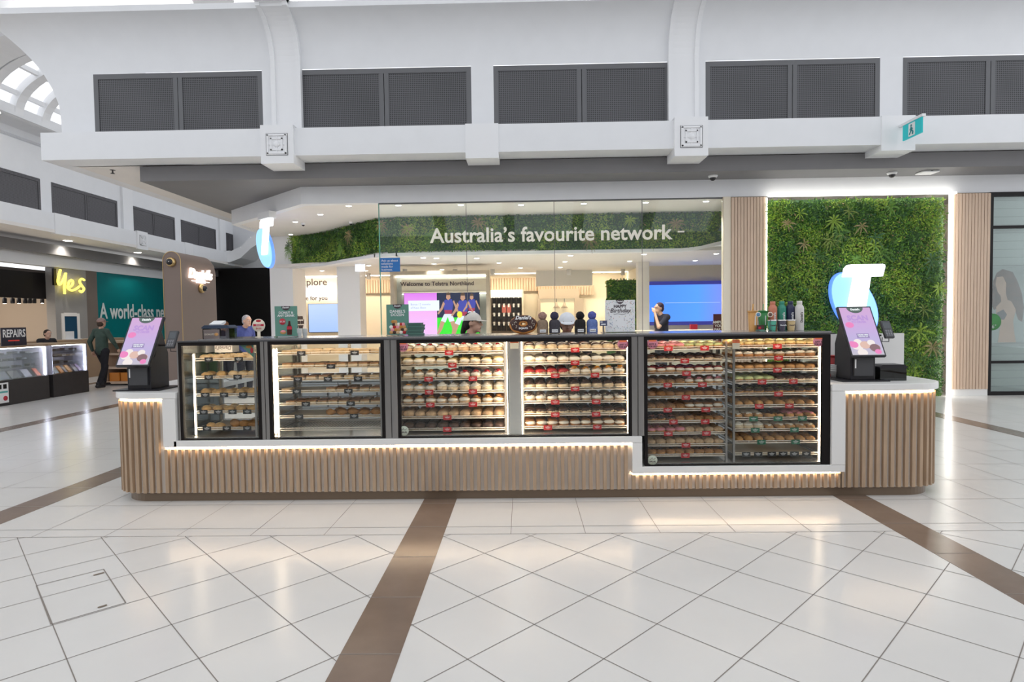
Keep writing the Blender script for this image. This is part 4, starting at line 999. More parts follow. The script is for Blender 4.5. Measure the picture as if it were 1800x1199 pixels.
n1 = clearbox('napkin_dispenser', (-2.84, 5.60, 1.438), .25, .15, .105, 'clear napkin and cutlery box with a dark lid on top of the narrow pastry case', 'dispenser', mat('navy_lid', (.03, .05, .09), .4))
MB().box(-.11, .03, -.06, .06, .004, .03).build('napkins', M['white'], n1)
ad = MB().box(-.115, .035, -.0785, -.0765, .01, .095).build('advert_card', mat('advert_taupe', (.20, .16, .15), .5), n1)
add_text('DONUTS', .022, M['cream'], ad, (-.06, -.079, .05), ext=.0004)
MB().ball((.005, -.0785, .05), .02, .002, .014).build('donut_picture', DG, ad)
MB().obox((-.02, 0, .15), X3, Vector((0, .9, .3)).normalized(), Vector((0, -.3, .9)).normalized(), .055, .05, .012).build('napkin_on_top', M['white'], n1)
b = MB()
for i in range(7): b.tube([(.055+.009*i, .0, .005), (.052+.010*i, .01, .10)], .003, 5)
b.build('cutlery', M['white'], n1)
# lollipop sign
lp = empty('round_counter_sign', (PY(455, 590, 5.68).x, 5.68, TZ), 0, 'round cream and red price sign on a short stem on the shelf', 'sign')
cr_ = mat('print_red', (.50, .02, .04), .5)
MB().lathe([(0, 0), (.062, 0), (.062, .004)], (0, 0, .112), ax='y', n=26).build('disc', M['cream'], lp); MB().box(-.012, .012, -.006, .01, 0, .055).box(-.028, .028, -.02, .03, 0, .005).build('stem', M['cream'], lp)
MB().box(-.05, .05, -.002, 0, .105, .125).ball((0, -.0, .155), .026, .002, .012).build('print', cr_, lp)
add_text('FROM', .018, M['white'], lp, (0, -.003, .114), ext=.0004); add_text('$4.50', .024, cr_, lp, (0, -.002, .082), ext=.0004)
# green A-frame signs
def easel(px0, px1, ptop, Y, lab, build_fn, mt, cat='sign', name='tabletop_sign', pb=592):
    a = PY(px0, pb, Y); c = PY(px1, ptop, Y); w = c.x-a.x; h_ = c.z-TZ; t = empty(name, ((a.x+c.x)/2, Y, TZ), 0, lab, cat)
    MB().box(-w/2, w/2, 0, .006, .008, h_).build('panel', mt, t); MB().box(-w/2, w/2, -.03, .06, 0, .008).build('foot', CLR, t)
    build_fn(t, w, h_); return t
sage = mat('sign_sage_green', (.115, .27, .21), .5, var=.03)
def crest(t, w, h_, r=.042, tx='Daniel\'s', mt=None):
    MB().prism([(r*math.cos(a), h_+r*.95*math.sin(a)) for a in [math.pi+math.pi*i/14 for i in range(15)]], 'y', -.0025, 0).build('emblem', mt or drk, t)
    add_text(tx, .020, M['white'], t, (0, -.003, h_-.014), ext=.0003, shear=.2, bold=.0006)
def s_donut_drink(t, w, h_):
    crest(t, w, h_); add_text('DONUT &', .030, M['white'], t, (0, -.002, h_-.062), ext=.0004, bold=.0006); add_text('ANY DRINK', .030, M['white'], t, (0, -.002, h_-.090), ext=.0004, bold=.0006)
    MB().lathe([(0, 0), (.03, 0), (.03, .002)], (-.035, -.003, h_-.145), ax='y', n=24).build('price_circle', cr_, t); add_text('$5.50', .022, M['white'], t, (-.035, -.004, h_-.145), ext=.0004)
    MB().prism([(.008, .02), (.052, .02), (.054, .07), (.048, .10), (.040, .125), (.038, .15), (.022, .15), (.020, .125), (.012, .10), (.006, .07)], 'y', -.003, 0).build('bottle_picture', mat('cola', (.07, .015, .012), .3), t); MB().box(.006, .054, -.004, -.003, .07, .10).build('bottle_label', cr_, t)
    MB().ball((-.03, -.001, .045), .03, .003, .018).build('donut_picture', DG, t); MB().ball((-.03, -.003, .054), .022, .003, .011).build('icing_picture', PK, t)
easel(484, 522, 538, 5.64, 'green tabletop sign offering a donut and drink, on the left of the shelf', s_donut_drink, sage)
def s_dozen(t, w, h_):
    crest(t, w, h_); add_text('DANIEL\'S', .036, M['white'], t, (0, -.002, h_-.066), ext=.0004, bold=.0007); add_text('DOZEN', .036, M['white'], t, (0, -.002, h_-.098), ext=.0004, bold=.0007)
    rnd = random.Random(4); cols = [DG, PK, CR, CHO, CA, JAM, DGP]
    for i in range(22):
        r = .019; row = i//5; x = (-.062+.031*(i % 5)+(row % 2)*.012); z = .03+.025*row
        if row >= 3: x *= .7
        MB().ball((x, -.001, z), r, .004, r*.85, 10, 6).build('donut_picture', cols[(i*3) % 7], t)
easel(680, 718, 535, 5.64, 'green tabletop sign reading Daniel\'s dozen beside a stack of green boxes', s_dozen, sage)
def s_bday(t, w, h_):
    crest(t, w, h_, .038); add_text('HAPPY', .040, drk, t, (0, -.002, h_-.060), ext=.0004, bold=.0012); add_text('Birthday', .056, drk, t, (0, -.002, h_-.100), ext=.0004, shear=.3, bold=.0006)
    MB().tube([(-.06, -.002, h_-.135), (-.02, -.002, h_-.128), (.02, -.002, h_-.137), (.06, -.002, h_-.128)], .0015, 4).build('flourish', drk, t)
    rnd = random.Random(8); cols = [mat('confetti_%d' % i, c, .5) for i, c in enumerate(((.55, .12, .16), (.12, .22, .50), (.06, .06, .08), (.60, .40, .15), (.2, .45, .35)))]
    bs = [MB() for _ in cols]
    for i in range(230):
        x = rnd.uniform(-w/2+.008, w/2-.008); z = rnd.uniform(.015, h_-.01); a = rnd.uniform(0, 3.14)
        if abs(x) < .09 and h_-.15 < z < h_-.03: continue
        if abs(x) < .06 and .05 < z < h_-.15 and rnd.random() < .8: continue
        d = Vector((math.cos(a), 0, math.sin(a))); bs[i % 5].obox((x, -.0012, z), d, Y3, d.cross(Y3), .0048, .0008, .0013)
    for b, m_ in zip(bs, cols): b.build('confetti', m_, t)
easel(1064, 1116, 527, 5.66, 'white confetti patterned happy birthday sign on the shelf', s_bday, M['white'])
# folded green boxes in a stack (each box a thing)
bxm = MB().prism([(-.058, 0), (.060, 0), (.062, .014), (-.062, .014)], 'y', 0, .17)
gb = mat('box_green', (.055, .125, .10), .6)
pos = ['lowest', 'second from the bottom', 'third from the bottom', 'fourth from the bottom', 'fifth from the bottom', 'second from the top', 'topmost']
xg = PY(730, 588, 5.66).x
for i in range(7):
    t = empty('donut_box', (xg+random.uniform(-.004, .004), 5.62, TZ+.0168*i), random.uniform(-.05, .05), 'flat dark green donut box, %s in the stack on the shelf' % pos[i], 'box', 'stacked flat donut boxes')
    MB().box(-.064, .064, 0, .17, 0, .013).build('tray', gb, t); MB().box(-.067, .067, -.003, .172, .0132, .0162).build('flap', gb if i % 2 else sage, t)
# stacked cups
cp = mat('paper_cup', (.74, .76, .74), .5)
for j, (x, y) in enumerate(((PY(526, 590, 5.66).x, 5.66), (PY(536, 590, 5.70).x, 5.70))):
    for i in range(4):
        o = MB().lathe([(0, .001), (.018, .001), (.024, .042), (.0255, .042), (.0255, .045), (.022, .045), (.017, .004)], n=16).build('paper_cup', cp); o.location = (x, y, TZ+.011*i)
        tag(o, 'small white paper cup, %s in the %s short stack by the donut and drink sign' % (['lowest', 'second', 'third', 'topmost'][i], ['left', 'right'][j]), 'cup', 'stacked paper cups')
# giant plush donut
pd_ = empty('plush_donut', (PY(920, 588, 5.64).x, 5.66, TZ), 0, 'big plush chocolate iced donut leaning on the shelf beside the knitted hats', 'plush toy')
orn = mat('plush_orange', (.60, .24, .055), .75, var=.1, scale=30); brn = mat('plush_brown', (.060, .024, .018), .6, var=.15, scale=30)
def torus(b, c, R, r, sx, sz, n=32, k=12, y=0, lo=0, hi=1, wave=0):
    vs = []
    for i in range(n):
        a = 6.283*i/n
        for j in range(k):
            q = 6.283*j/k; rad = R+r*math.cos(q)*(1+wave*math.sin(7*a))
            vs.append((c[0]+rad*math.cos(a)*sx, c[1]-r*math.sin(q)*.75, c[2]+rad*math.sin(a)*sz))
    b.add(vs, [(i*k+j, i*k+(j+1) % k, ((i+1) % n)*k+(j+1) % k, ((i+1) % n)*k+j) for i in range(n) for j in range(k)], True); return b
torus(MB(), (0, .0, .086), .080, .052, 1.0, .68).build('dough', orn, pd_)
torus(MB(), (0, -.018, .094), .078, .046, 1.0, .66, wave=.10).build('icing', brn, pd_)
torus(MB(), (0, -.028, .096), .036, .014, 1.0, .6).build('hole_edge', orn, pd_)
add_text('Daniel\'s', .046, M['white'], pd_, (0, -.062, .150), ext=.001, bold=.0018, shear=.25); add_text('DONUTS', .020, M['white'], pd_, (0, -.060, .052), ext=.001, bold=.0012)
b = MB(); rnd = random.Random(2)
for i in range(34):
    a = rnd.uniform(0, 6.28); r = rnd.uniform(.058, .105); e = rnd.uniform(0, 3.1); d = Vector((math.cos(e), 0, math.sin(e)))
    b.obox((r*math.cos(a), -.053, .094+r*.66*math.sin(a)), d, Y3, d.cross(Y3), .005, .002, .0015)
b.build('sprinkles', M['cream'], pd_)
# pompom beanies
def beanie(px, colr, pcol, label, Y=5.66):
    t = empty('pompom_beanie', (PY(px, 588, Y).x, Y, TZ), 0, label, 'knitted hat', 'knitted pompom hats on the shelf')
    m1 = mat('knit_'+str(px), colr, .9, var=.15, scale=60); m2 = mat('pompom_'+str(px), pcol, .95, var=.25, scale=80)
    MB().lathe([(0, .001), (.050, .001), (.053, .01), (.053, .050), (.050, .053)], n=28).build('cuff', m1, t)
    vs = MB(); n = 56; prof_ = [(.048, .052), (.050, .075), (.049, .10), (.043, .118), (.030, .129), (.012, .134)]
    V = []
    for r, z in prof_:
        for j in range(n): a = 6.283*j/n; q = r*(1+(.05 if j % 4 < 2 else -.03)); V.append((q*math.cos(a), q*math.sin(a), z))
    vs.add(V, [(i*n+j, i*n+(j+1) % n, (i+1)*n+(j+1) % n, (i+1)*n+j) for i in range(5) for j in range(n)]+[tuple(range(5*n, 6*n))], True); vs.build('ribbed_crown', m1, t)
    rnd = random.Random(px); MB().ball((0, 0, .164), .040, .040, .038, 20, 14, lambda d: rnd.uniform(.88, 1.08)).build('pompom', m2, t)
    MB().box(-.028, .028, -.057, -.052, .012, .038).build('label_patch', M['white'], t); add_text('Daniel\'s', .016, drk, t.children[-1] if False else t, (0, -.0575, .025), ext=.0003, bold=.0004)
    return t
beanie(954, (.27, .19, .13), (.34, .20, .16), 'taupe brown knitted pompom hat beside the plush donut')
beanie(975, (.055, .05, .06), (.04, .035, .07), 'charcoal knitted pompom hat, second from the left')
beanie(1020, (.014, .012, .012), (.010, .008, .008), 'black knitted pompom hat, second from the right')
beanie(1041, (.13, .19, .42), (.09, .11, .36), 'sky blue knitted pompom hat at the right end of the hats')
cs = empty('small_counter_sign', (PY(1061, 588, 5.60).x, 5.60, TZ), 0, 'small slate blue sign on a stem left of the birthday sign', 'sign')
MB().box(-.034, .034, 0, .006, .065, .115).build('plate', mat('slate_blue', (.07, .08, .15), .5), cs); MB().box(-.008, .008, 0, .01, .005, .065).box(-.02, .02, -.015, .03, 0, .005).build('stem', M['steel'], cs); MB().box(-.022, .02, -.002, 0, .075, .085).box(-.028, -.008, -.002, 0, .098, .105).build('print', M['white'], cs)
# tumblers and bottles
def tumbler(px, colr, lab, h_=.17, r0=.032, r1=.044, straw=None, Y=5.60, patch=None, writing=None):
    t = empty('straw_tumbler' if straw else 'steel_cup', (PY(px, 590, Y).x, Y, TZ), 0, lab, 'cup', None); m_ = mat('cup_%d' % px, colr, .4)
    MB().lathe([(0, .0005), (r0, .0005), (r0*1.03, .004), (r1, h_)], n=24).build('body', m_, t)
    if straw:
        MB().lathe([(r1, h_), (r1*1.08, h_), (r1*1.08, h_+.012), (0, h_+.014)], n=24).build('lid', m_, t); MB().tube([(0, 0, h_), (.004, 0, h_+.075)], .0042, 8).build('straw', mat('straw_%d' % px, straw, .4), t)
        MB().box(.004, .010, -r1-.002, -r1*.8, h_*.3, h_*.8).build('script', M['white'], t)
    else:
        MB().lathe([(r1*1.01, h_-.002), (r1*1.06, h_), (r1*1.06, h_+.008), (0, h_+.009)], n=24).build('rim', M['steellight'], t)
        add_text('Daniel\'s', .018, writing or M['white'], t, (0, -r1*.92, h_*.55), ext=.0003, bold=.0004)
    return t
tumbler(1323, (.62, .32, .10), 'tall orange tumbler with an orange straw, leftmost on the right of the shelf', .175, .033, .043, (.70, .34, .03))
tumbler(1341, (.03, .22, .06), 'tall green tumbler with a green straw behind the round badges', .175, .033, .043, (.05, .35, .15), Y=5.68)
tumbler(1357, (.07, .36, .25), 'short mint green steel cup in front of the bottles', .092, .029, .040, writing=drk, Y=5.56)
tumbler(1374, (.06, .05, .075), 'short charcoal steel cup between the mint and tan cups', .092, .029, .040, Y=5.56)
tumbler(1390, (.52, .38, .18), 'short tan steel cup in front of the white bottle', .092, .029, .040, writing=drk, Y=5.56)
def bottle(px, colr, lab, wr, Y=5.68):
    t = empty('water_bottle', (PY(px, 588, Y).x, Y, TZ), 0, lab, 'bottle', 'insulated bottles on the shelf'); m_ = mat('bottle_%d' % px, colr, .4)
    MB().lathe([(0, .0005), (.036, .0005), (.039, .006), (.039, .20), (.036, .22), (.024, .236), (.023, .242)], n=28).build('body', m_, t)
    MB().lathe([(.021, .240), (.024, .245), (.024, .268), (.021, .272), (0, .272)], n=24).build('cap', m_, t)
    o = add_text('Daniel\'s', .030, wr, t, (0.004, -.0395, .12), rot=(R_(90), R_(-90), 0), ext=.0004, bold=.0006); return t
bottle(1358, (.58, .20, .12), 'coral pink water bottle, leftmost of the four bottles', M['white'])
bottle(1374, (.03, .25, .17), 'teal green water bottle with a small red sticker', M['white'])
bottle(1389, (.022, .028, .075), 'navy blue water bottle between the teal and white ones', M['white'])
bottle(1405, (.66, .63, .60), 'white water bottle, rightmost of the four', drk, Y=5.64)
MB().lathe([(0, 0), (.012, 0), (.012, .002)], ax='y', n=14)
for px, colr, lb in ((1333, (.10, .25, .42), 'round cream and blue badge on the shelf in front of the green tumbler'), (1354, (.14, .07, .05), 'round white rimmed badge with a dark brown centre in front of the coral bottle')):
    P = PY(px, 553, 5.52); t = empty('display_badge', (P.x, 5.52, TZ), 0, lb, 'badge')
    MB().lathe([(0, 0), (.024, 0), (.024, .004)], (0, 0, P.z-TZ), ax='y', n=22).build('rim', M['cream'], t); MB().lathe([(0, 0), (.017, 0), (.017, .002)], (0, -.002, P.z-TZ), ax='y', n=22).build('centre', mat('badge_%d' % px, colr, .4), t)
    MB().box(-.002, .002, .003, .006, .004, P.z-TZ-.02).box(-.014, .014, -.005, .015, 0, .004).build('stem', drk, t)
kt = empty('keyring_card', (PY(1338, 590, 5.53).x, 5.535, TZ), 0, 'small dark and red packaged keyring lying against the green tumbler', 'keyring'); MB().box(-.04, .035, 0, .02, .0, .012).build('base', sage, kt); MB().box(-.035, .03, .0, .012, .013, .055).build('card', brn, kt); MB().box(-.025, .0, -.002, .0, .018, .04).build('print', cr_, kt)
# right counter items
n2 = clearbox('straw_box', (PZ(1585, 672, .99).x, 5.55, .991), .235, .16, .115, 'smoked clear box with a black lid at the right end of the counter', 'dispenser')
n2.children[0].data = n2.children[0].data.copy(); n2.children[0].data.materials[0] = CLR2; MB().box(-.10, .0, -.07, .06, .004, .10).box(.01, .1, -.07, .06, .004, .08).build('contents', drk, n2)
tag(MB().box(3.42, 3.60, 5.72, 5.90, .991, 1.045).build('paper_bag_pile', M['white']), 'low pile of white paper behind the smoked box on the right counter', 'paper')
cb = empty('card_printer', (3.08, 5.86, .991), 0, 'small black printer box behind the right-hand order screen', 'printer'); MB().box(-.02, .20, -.06, .08, 0, .16).build('body', M['blackplastic'], cb, .006); MB().box(.0, .18, -.062, -.06, .06, .07).build('slot', M['darkgrey'], cb)
rb_ = empty('red_tub', (PY(1467, 628, 5.90).x, 5.90, .991), 0, 'red plastic tub just right of the tall donut case', 'tub'); MB().lathe([(0, .0005), (.045, .0005), (.055, .20), (.050, .20), (.042, .006)], n=20).build('body', mat('tub_red', (.42, .03, .03), .4), rb_); MB().lathe([(.055, .2), (.062, .2), (.062, .208), (.055, .208)], n=20).build('rim', mat('tub_rim', (.42, .03, .03), .4), rb_)
jr = empty('straw_jar', (PY(1482, 650, 5.80).x, 5.72, .991), 0, 'clear jar with a teal lid between the case and the right-hand screen', 'jar'); MB().lathe([(0, .0005), (.034, .0005), (.036, .12)], n=20).build('glass_body', CLR, jr); MB().lathe([(.037, .12), (.037, .17), (0, .17)], n=20).build('lid', mat('teal_lid', (.03, .33, .25), .4), jr); MB().tube([(-.02, 0, .01), (-.015, .0, .11)], .01, 6).tube([(.0, 0, .01), (.01, .01, .11)], .01, 6).build('straws', M['white'], jr)
for i in range(4):
    o = MB().lathe([(0, .001), (.028, .001), (.038, .07), (.040, .07), (.040, .075), (.036, .075), (.026, .004)], n=18).build('takeaway_cup', M['white']); o.location = (PY(1467, 650, 5.75).x, 5.75, .991+.018*i)
    tag(o, 'white takeaway cup, %s in the stack right of the tall case' % ['lowest', 'second', 'third', 'topmost'][i], 'cup', 'stacked takeaway cups')
# left counter: green lit scanner
sc = empty('barcode_scanner', (-3.22, 6.2, .986), 0, 'small black scanner with a green light between the left screen and the pastry case', 'scanner')
MB().lathe([(0, 0), (.055, 0), (.055, .01), (.02, .02), (.02, .05)], n=18).build('foot', M['blackplastic'], sc); MB().ball((0, 0, .105), .042, .03, .065).build('head', M['blackplastic'], sc); MB().ball((0, -.005, .168), .022, .014, .006).build('light', mat('green_light', (.0, .3, .1), .4, emit=(.05, .9, .4), es=1), sc)
MB().tube([(.04, 0, .02), (.10, .05, .02), (.16, .0, .01), (.24, .02, .01)], .004, 6).build('cable', M['blackplastic'], sc)
# card advert and boxes seen in the narrow case
nb = empty('drink_card', (PY(436, 610, 5.29).x, 5.285, PY(436, 622, 5.29).z), 0, 'green card with donut and drink pictures at the top right of the narrow case', 'card')
MB().prism([(-.075, .082), (.052, .082), (.052, -.035)], 'y', 0, .003).build('card', sage, nb); MB().ball((.01, -.001, .062), .028, .003, .014).build('donut_picture', CA, nb); MB().ball((.035, -.001, .03), .014, .003, .026).build('bottle_picture', cr_, nb)
for px, l_ in ((366, 'left'), (409, 'right')):
    t = empty('donut_carton', (PY(px, 620, 5.9).x, 5.72, 1.31), 0, 'white carton with script lettering, %s of two in the top of the narrow case' % l_, 'carton', 'cartons in the narrow case')
    MB().box(-.085, .085, 0, .14, 0, .10).build('body', M['white'], t); add_text('Daniel\'s', .05, drk, t, (0, -.001, .045), rot=(R_(90), R_(180), 0), ext=.0003, shear=.2)
ab = tag(MB().box(-3.03, -2.33, 5.70, 5.88, 1.298, 1.304).build('glass_shelf', CLR), 'clear shelf holding the white cartons in the narrow case', 'shelf')
# hanging pylon-mounted letter sign and the big one on the green wall
def tsign(loc, rz, H_, label, drop=0, depth=.10):
    t = empty('letter_sign', loc, rz, label, 'sign', 'illuminated letter signs'); s_ = H_
    # letter T: a slanted stem under a bar; ellipse segment behind
    g = mat('letter_glow_%d' % int(H_*100), (1, 1, 1), .4, emit=(.93, .96, 1), es=1.5); bl = mat('disc_blue_%d' % int(H_*100), (.1, .2, .4), .4, emit=(.30, .60, 1.0), es=1.0)
    ed = mat('disc_edge_%d' % int(H_*100), (.05, .1, .4), .4, emit=(.10, .25, 1.0), es=1.1)
    T = [(-.27, 1.0), (.42, 1.0), (.36, .73), (.17, .73), (.03, .02), (-.27, .02), (-.13, .73), (-.33, .73)]
    T = [(-.30, .93), (-.25, .985), (-.20, 1.0), (.36, 1.0), (.40, .985), (.405, .95), (.365, .78), (.155, .78), (.05, .08), (.02, .02), (-.24, .02), (-.26, .07), (-.13, .78), (-.325, .78)]
    MB().prism([(x*s_, z*s_) for x, z in T], 'y', -depth, -.02).build('letter', g, t)
    E_ = []
    for i in range(40):
        a = 6.283*i/40; ex, ez = .34*math.cos(a), .60*math.sin(a); q = R_(28); E_.append((-.06+ex*math.cos(q)-ez*math.sin(q)-.02, .30+ex*math.sin(q)+ez*math.cos(q)))
    return t, E_, s_, g, bl, ed
P = PY(1510, 563, 11.42)
t, E_, s_, g, bl, ed = tsign((P.x, 11.42, P.z), 0, 1.04, 'large glowing white letter T with a blue disc behind it on the green wall')
MB().prism([(x*s_, z*s_) for x, z in E_], 'y', -.015, .07).build('disc', bl, t); MB().prism([(x*s_*1.05, (z-.3)*s_*1.035+.3*s_) for x, z in E_], 'y', .0, .08).build('disc_edge', ed, t)
P = PY(468, 463, 12.5)
t, E_, s_, g, bl, ed = tsign((-5.27, 12.5, 2.98), R_(-40), .74, 'glowing white letter T on a tilted blue disc, hanging beside the white pillar', depth=.06)
MB().prism([(x*s_-.10, z*s_-.06) for x, z in E_], 'y', -.03, .05).build('disc', bl, t); MB().prism([((x*1.05)*s_-.10, (z-.3)*s_*1.04+.3*s_-.06) for x, z in E_], 'y', .0, .06).build('disc_edge', ed, t)
MB().box(-.20, .26, -.10, .06, .745, .88).build('bracket', M['trimwhite'], t)
# fittings on soffits
dome('dome_camera', (PY(1253, 306, 11.3).x, 11.3, 4.19), M['white'], 'white dome security camera under the grey band, left of the exit sign', (R_(180), 0, 0), .085)
dome('dome_camera', (PY(1568, 300, 11.3).x, 11.3, 4.19), M['white'], 'white dome security camera under the grey band below the exit sign', (R_(180), 0, 0), .085)
t = empty('wireless_access_point', (PY(1630, 302, 11.3).x, 11.3, 4.19), 0, 'flat white wireless unit under the grey band at the right', 'access point'); MB().box(-.15, .15, -.13, .13, -.035, -.001).build('body', M['white'], t, .02); MB().box(-.02, .02, -.131, -.13, -.02, -.01).build('status_light', M['darkgrey'], t)
t = empty('exit_sign', (6.47, 10.48, 4.50), 0, 'green running person exit sign projecting from the beam at the right', 'sign')
MB().box(-.03, .03, -.60, 0, .25, .29).build('arm', M['trimwhite'], t)
ex_ = MB().box(-.012, .012, -.56, -.08, 0, .25).build('panel', mat('exit_teal', (.0, .25, .27), .4, emit=(.0, .30, .32), es=.5), t)
MB().box(-.018, -.0125, -.40, -.24, .02, .23).build('door_picture', M['white'], ex_); MB().ball((-.020, -.31, .19), .004, .020, .020, 8, 6).tube([(-.02, -.31, .165), (-.02, -.32, .12), (-.02, -.36, .08), (-.02, -.35, .04)], .012, 6).tube([(-.02, -.32, .12), (-.02, -.29, .08), (-.02, -.27, .05)], .011, 6).tube([(-.02, -.35, .13), (-.02, -.31, .16), (-.02, -.28, .12)], .008, 6).build('running_figure', mat('exit_green', (.0, .22, .24), .4), ex_)
for (px, py, Z), l_ in (((198, 299, 4.475), 'white soffit left of the grey band'), ):
    P = PZ(px, py, Z); t = empty('sprinkler', (P.x, P.y, Z), 0, 'small sprinkler head under the '+l_, 'sprinkler'); MB().lathe([(0, -.07), (.04, -.065), (.012, -.05), (.012, -.002), (.05, -.001)], n=12).build('head', M['darkgrey'], t)
# downlights
DLN = []
def downlight(P, z, label, group, r=.055, power=0, col=(1, .93, .82), spot=115):
    t = empty('downlight', (P[0], P[1], z), 0, label, 'downlight', group)
    MB().lathe([(r, -.003), (r*1.18, -.006), (r*1.22, -.001)], n=18).build('ring', M['white'], t); MB().lathe([(0, -.004), (r, -.004)], n=18).build('lens', M['lamp'], t)
    if power:
        l = bpy.data.lights.new('downlight_beam', 'SPOT'); l.energy = power; l.color = col; l.spot_size = R_(spot); l.spot_blend = .6; l.shadow_soft_size = .06
        lo = bpy.data.objects.new('beam', l); COL.objects.link(lo); lo.parent = t; lo.location = (0, 0, -.03)
    return t
pts = [(613, 362), (700, 361), (810, 363-3), (916, 360), (1026, 358), (1135, 356), (1241, 354), (563, 377), (519, 390), (511, 412)]
for i, (px, py) in enumerate(pts):
    P = PZ(px, py, 3.875); downlight(P, 3.874, 'round recessed downlight in the entrance ceiling, %s' % ['just left of the glass edge', 'first behind the glass', 'second behind the glass', 'third behind the glass', 'fourth behind the glass', 'fifth behind the glass', 'last at the right behind the glass', 'left of the greenery', 'above the hanging letter sign', 'nearest the white pillar'][i], 'downlights in the entrance ceiling', power=130 if i < 8 else 0)
def SHD(i):
    rows = [[0, 1, 2, 3, 4, 5], [6, 7, 8, 9, 10], [11, 12, 13, 16, 20], [21], [22, 23], [17], [14], [15], [18], [19]]; a_ = ['nearest row', 'second row', 'third row', 'left of the glass edge', 'beside the pale column', 'before the blue screen', 'above the birthday sign', 'above the small plant wall', 'beside the right column', 'at far right']
    for r_, q in zip(rows, a_):
        if i in r_: return q if len(r_) == 1 else '%s, %s' % (q, NTH(r_.index(i), len(r_)))
pts = [(744, 453), (767, 454), (838, 454), (1003, 449), (1132, 447), (1259, 446), (763, 464), (877, 462), (993, 460), (1107, 459), (1222, 458), (777, 474), (915, 471), (985, 470), (1073, 478), (1060, 484), (1192, 468), (1168, 477), (1147, 483), (1233, 483), (1261, 475), (648, 467), (643, 476), (566, 476)]
for i, (px, py) in enumerate(pts):
    P = PZ(px, py, 3.04)
    if P.y > 20.1: continue
    downlight(P, 3.039, 'small round shop ceiling downlight, %s' % SHD(i), 'downlights in the shop ceiling', power=95 if i % 2 == 0 else 0, r=.06)
for px, py in ((119, 423), (242, 444)):
    P = PZ(px, py, 4.36); downlight(P, 4.359, 'round downlight in the side mall soffit, %s' % ('left' if px < 200 else 'right, near the pylon'), 'downlights in the side mall soffit', power=80, r=.13)
P = PZ(30, 218, 7.35); downlight((-14.1, 16.2), 7.34, 'round spotlight on the ring beam at the top left', None, r=.09)
# hidden? no: real entrance sensors
for px, py in ((533, 392), (617, 390)):
    P = PZ(px, py, 3.875); dome('ceiling_sensor', (P.x, P.y, 3.874), M['white'], 'tiny dark domed ceiling sensor left of the glass, %s one' % ('lower' if px < 600 else 'upper'), (R_(180), 0, 0), .05)
# ================================================================== INSIDE THE PHONE SHOP
def rectP(px0, py0, px1, py1, Y): a = PY(px0, py1, Y); b = PY(px1, py0, Y); return a.x, b.x, a.z, b.z
wf = empty('welcome_frame', (0, 0, 0), 0, 'tall oak portal frame with Welcome lettering around the football screen', 'display frame')
x0, x1, z0, z1 = rectP(693, 481, 861, 640, 16.0); z1 = 2.86
b = MB(); t_ = .09
b.box(x0, x0+t_, 15.7, 16.3, 0, z1).box(x1-t_, x1, 15.7, 16.3, 0, z1).box(x0+t_, x1-t_, 15.7, 16.3, z1-t_, z1)
b.build('portal', mat('portal_oak', (.50, .42, .33), .5, var=.08, scale=6), wf)
MB().box(x0+t_, x1-t_, 16.1, 16.15, 0, z1-t_).build('back_panel', mat('panel_greygreen', (.40, .42, .39), .6), wf)
MB().box(x0+.25, x1-t_, 15.95, 16.06, PY(770, 514, 16).z, PY(770, 491, 16).z).build('header_board', M['cream'], wf)
MB().box(x0+t_, x1-t_, 15.98, 16.02, z1-t_-.05, z1-t_-.02).box(x0+.25, x1-t_, 16.0, 16.04, PY(770, 516, 16).z-.02, PY(770, 516, 16).z).build('light_strip', M['ledwhite'], wf)
o = add_text('Welcome to Telstra Northland', .2, drk, wf, (0, 15.94, 0), ext=.004, bold=.003)
xs_ = [v.co.x for v in o.data.vertices]; a = PY(704, 500, 15.94); c = PY(833, 498, 15.94); k = (c.x-a.x)/(max(xs_)-min(xs_)); o.scale = (k, k, 1); o.location = ((a.x+c.x)/2, 15.94, a.z)
fs = empty('football_screen', (0, 0, 0), 0, 'wall screen showing football players on green grass beside a pink panel', 'screen')
x0, x1, z0, z1 = rectP(712, 514, 842, 590, 15.9); YS = 15.88
MB().box(x0-.01, x1+.01, YS, YS+.08, z0, z1+.01).build('housing', M['black'], fs)
def lit(n, c, s=1.0): return mat(n, (.01, .01, .01), .4, emit=c, es=s)
pxa = PY(768, 540, YS).x
MB().box(x0, pxa, YS-.004, YS, z0, z1).build('pink_panel', screenmat('pink_gradient', ((0, (.72, .42, .85)), (.5, (.75, .38, .72)), (1, (.62, .16, .72))), 1.1), fs)
MB().box(pxa, x1, YS-.004, YS, PY(800, 558, YS).z, z1).build('stadium', lit('stadium_dark', (.012, .02, .06)), fs); MB().box(pxa, x1, YS-.004, YS, z0, PY(800, 558, YS).z).build('grass', lit('grass_screen', (.03, .72, .03)), fs)
a_ = rectP(718, 528, 772, 547, YS); MB().box(a_[0], a_[1], YS-.012, YS-.008, a_[2], a_[3]).build('caption_box', lit('caption_white', (.78, .84, .95)), fs)
add_text('Bonus 12 months', .075, lit('caption_text', (.30, .30, .6)), fs, (a_[0]+.06, YS-.014, a_[3]-.10), align='LEFT', ext=.0003); add_text('of Kayo Basic', .075, bpy.data.materials['caption_text'], fs, (a_[0]+.06, YS-.014, a_[3]-.19), align='LEFT', ext=.0003)
jersey = lit('jersey_blue', (.05, .06, .36)); jred = lit('jersey_red', (.35, .03, .08)); shorts = lit('shorts_white', (.7, .75, .85)); fsk = lit('player_skin', (.5, .27, .18)); fh = lit('player_hair', (.10, .06, .04))
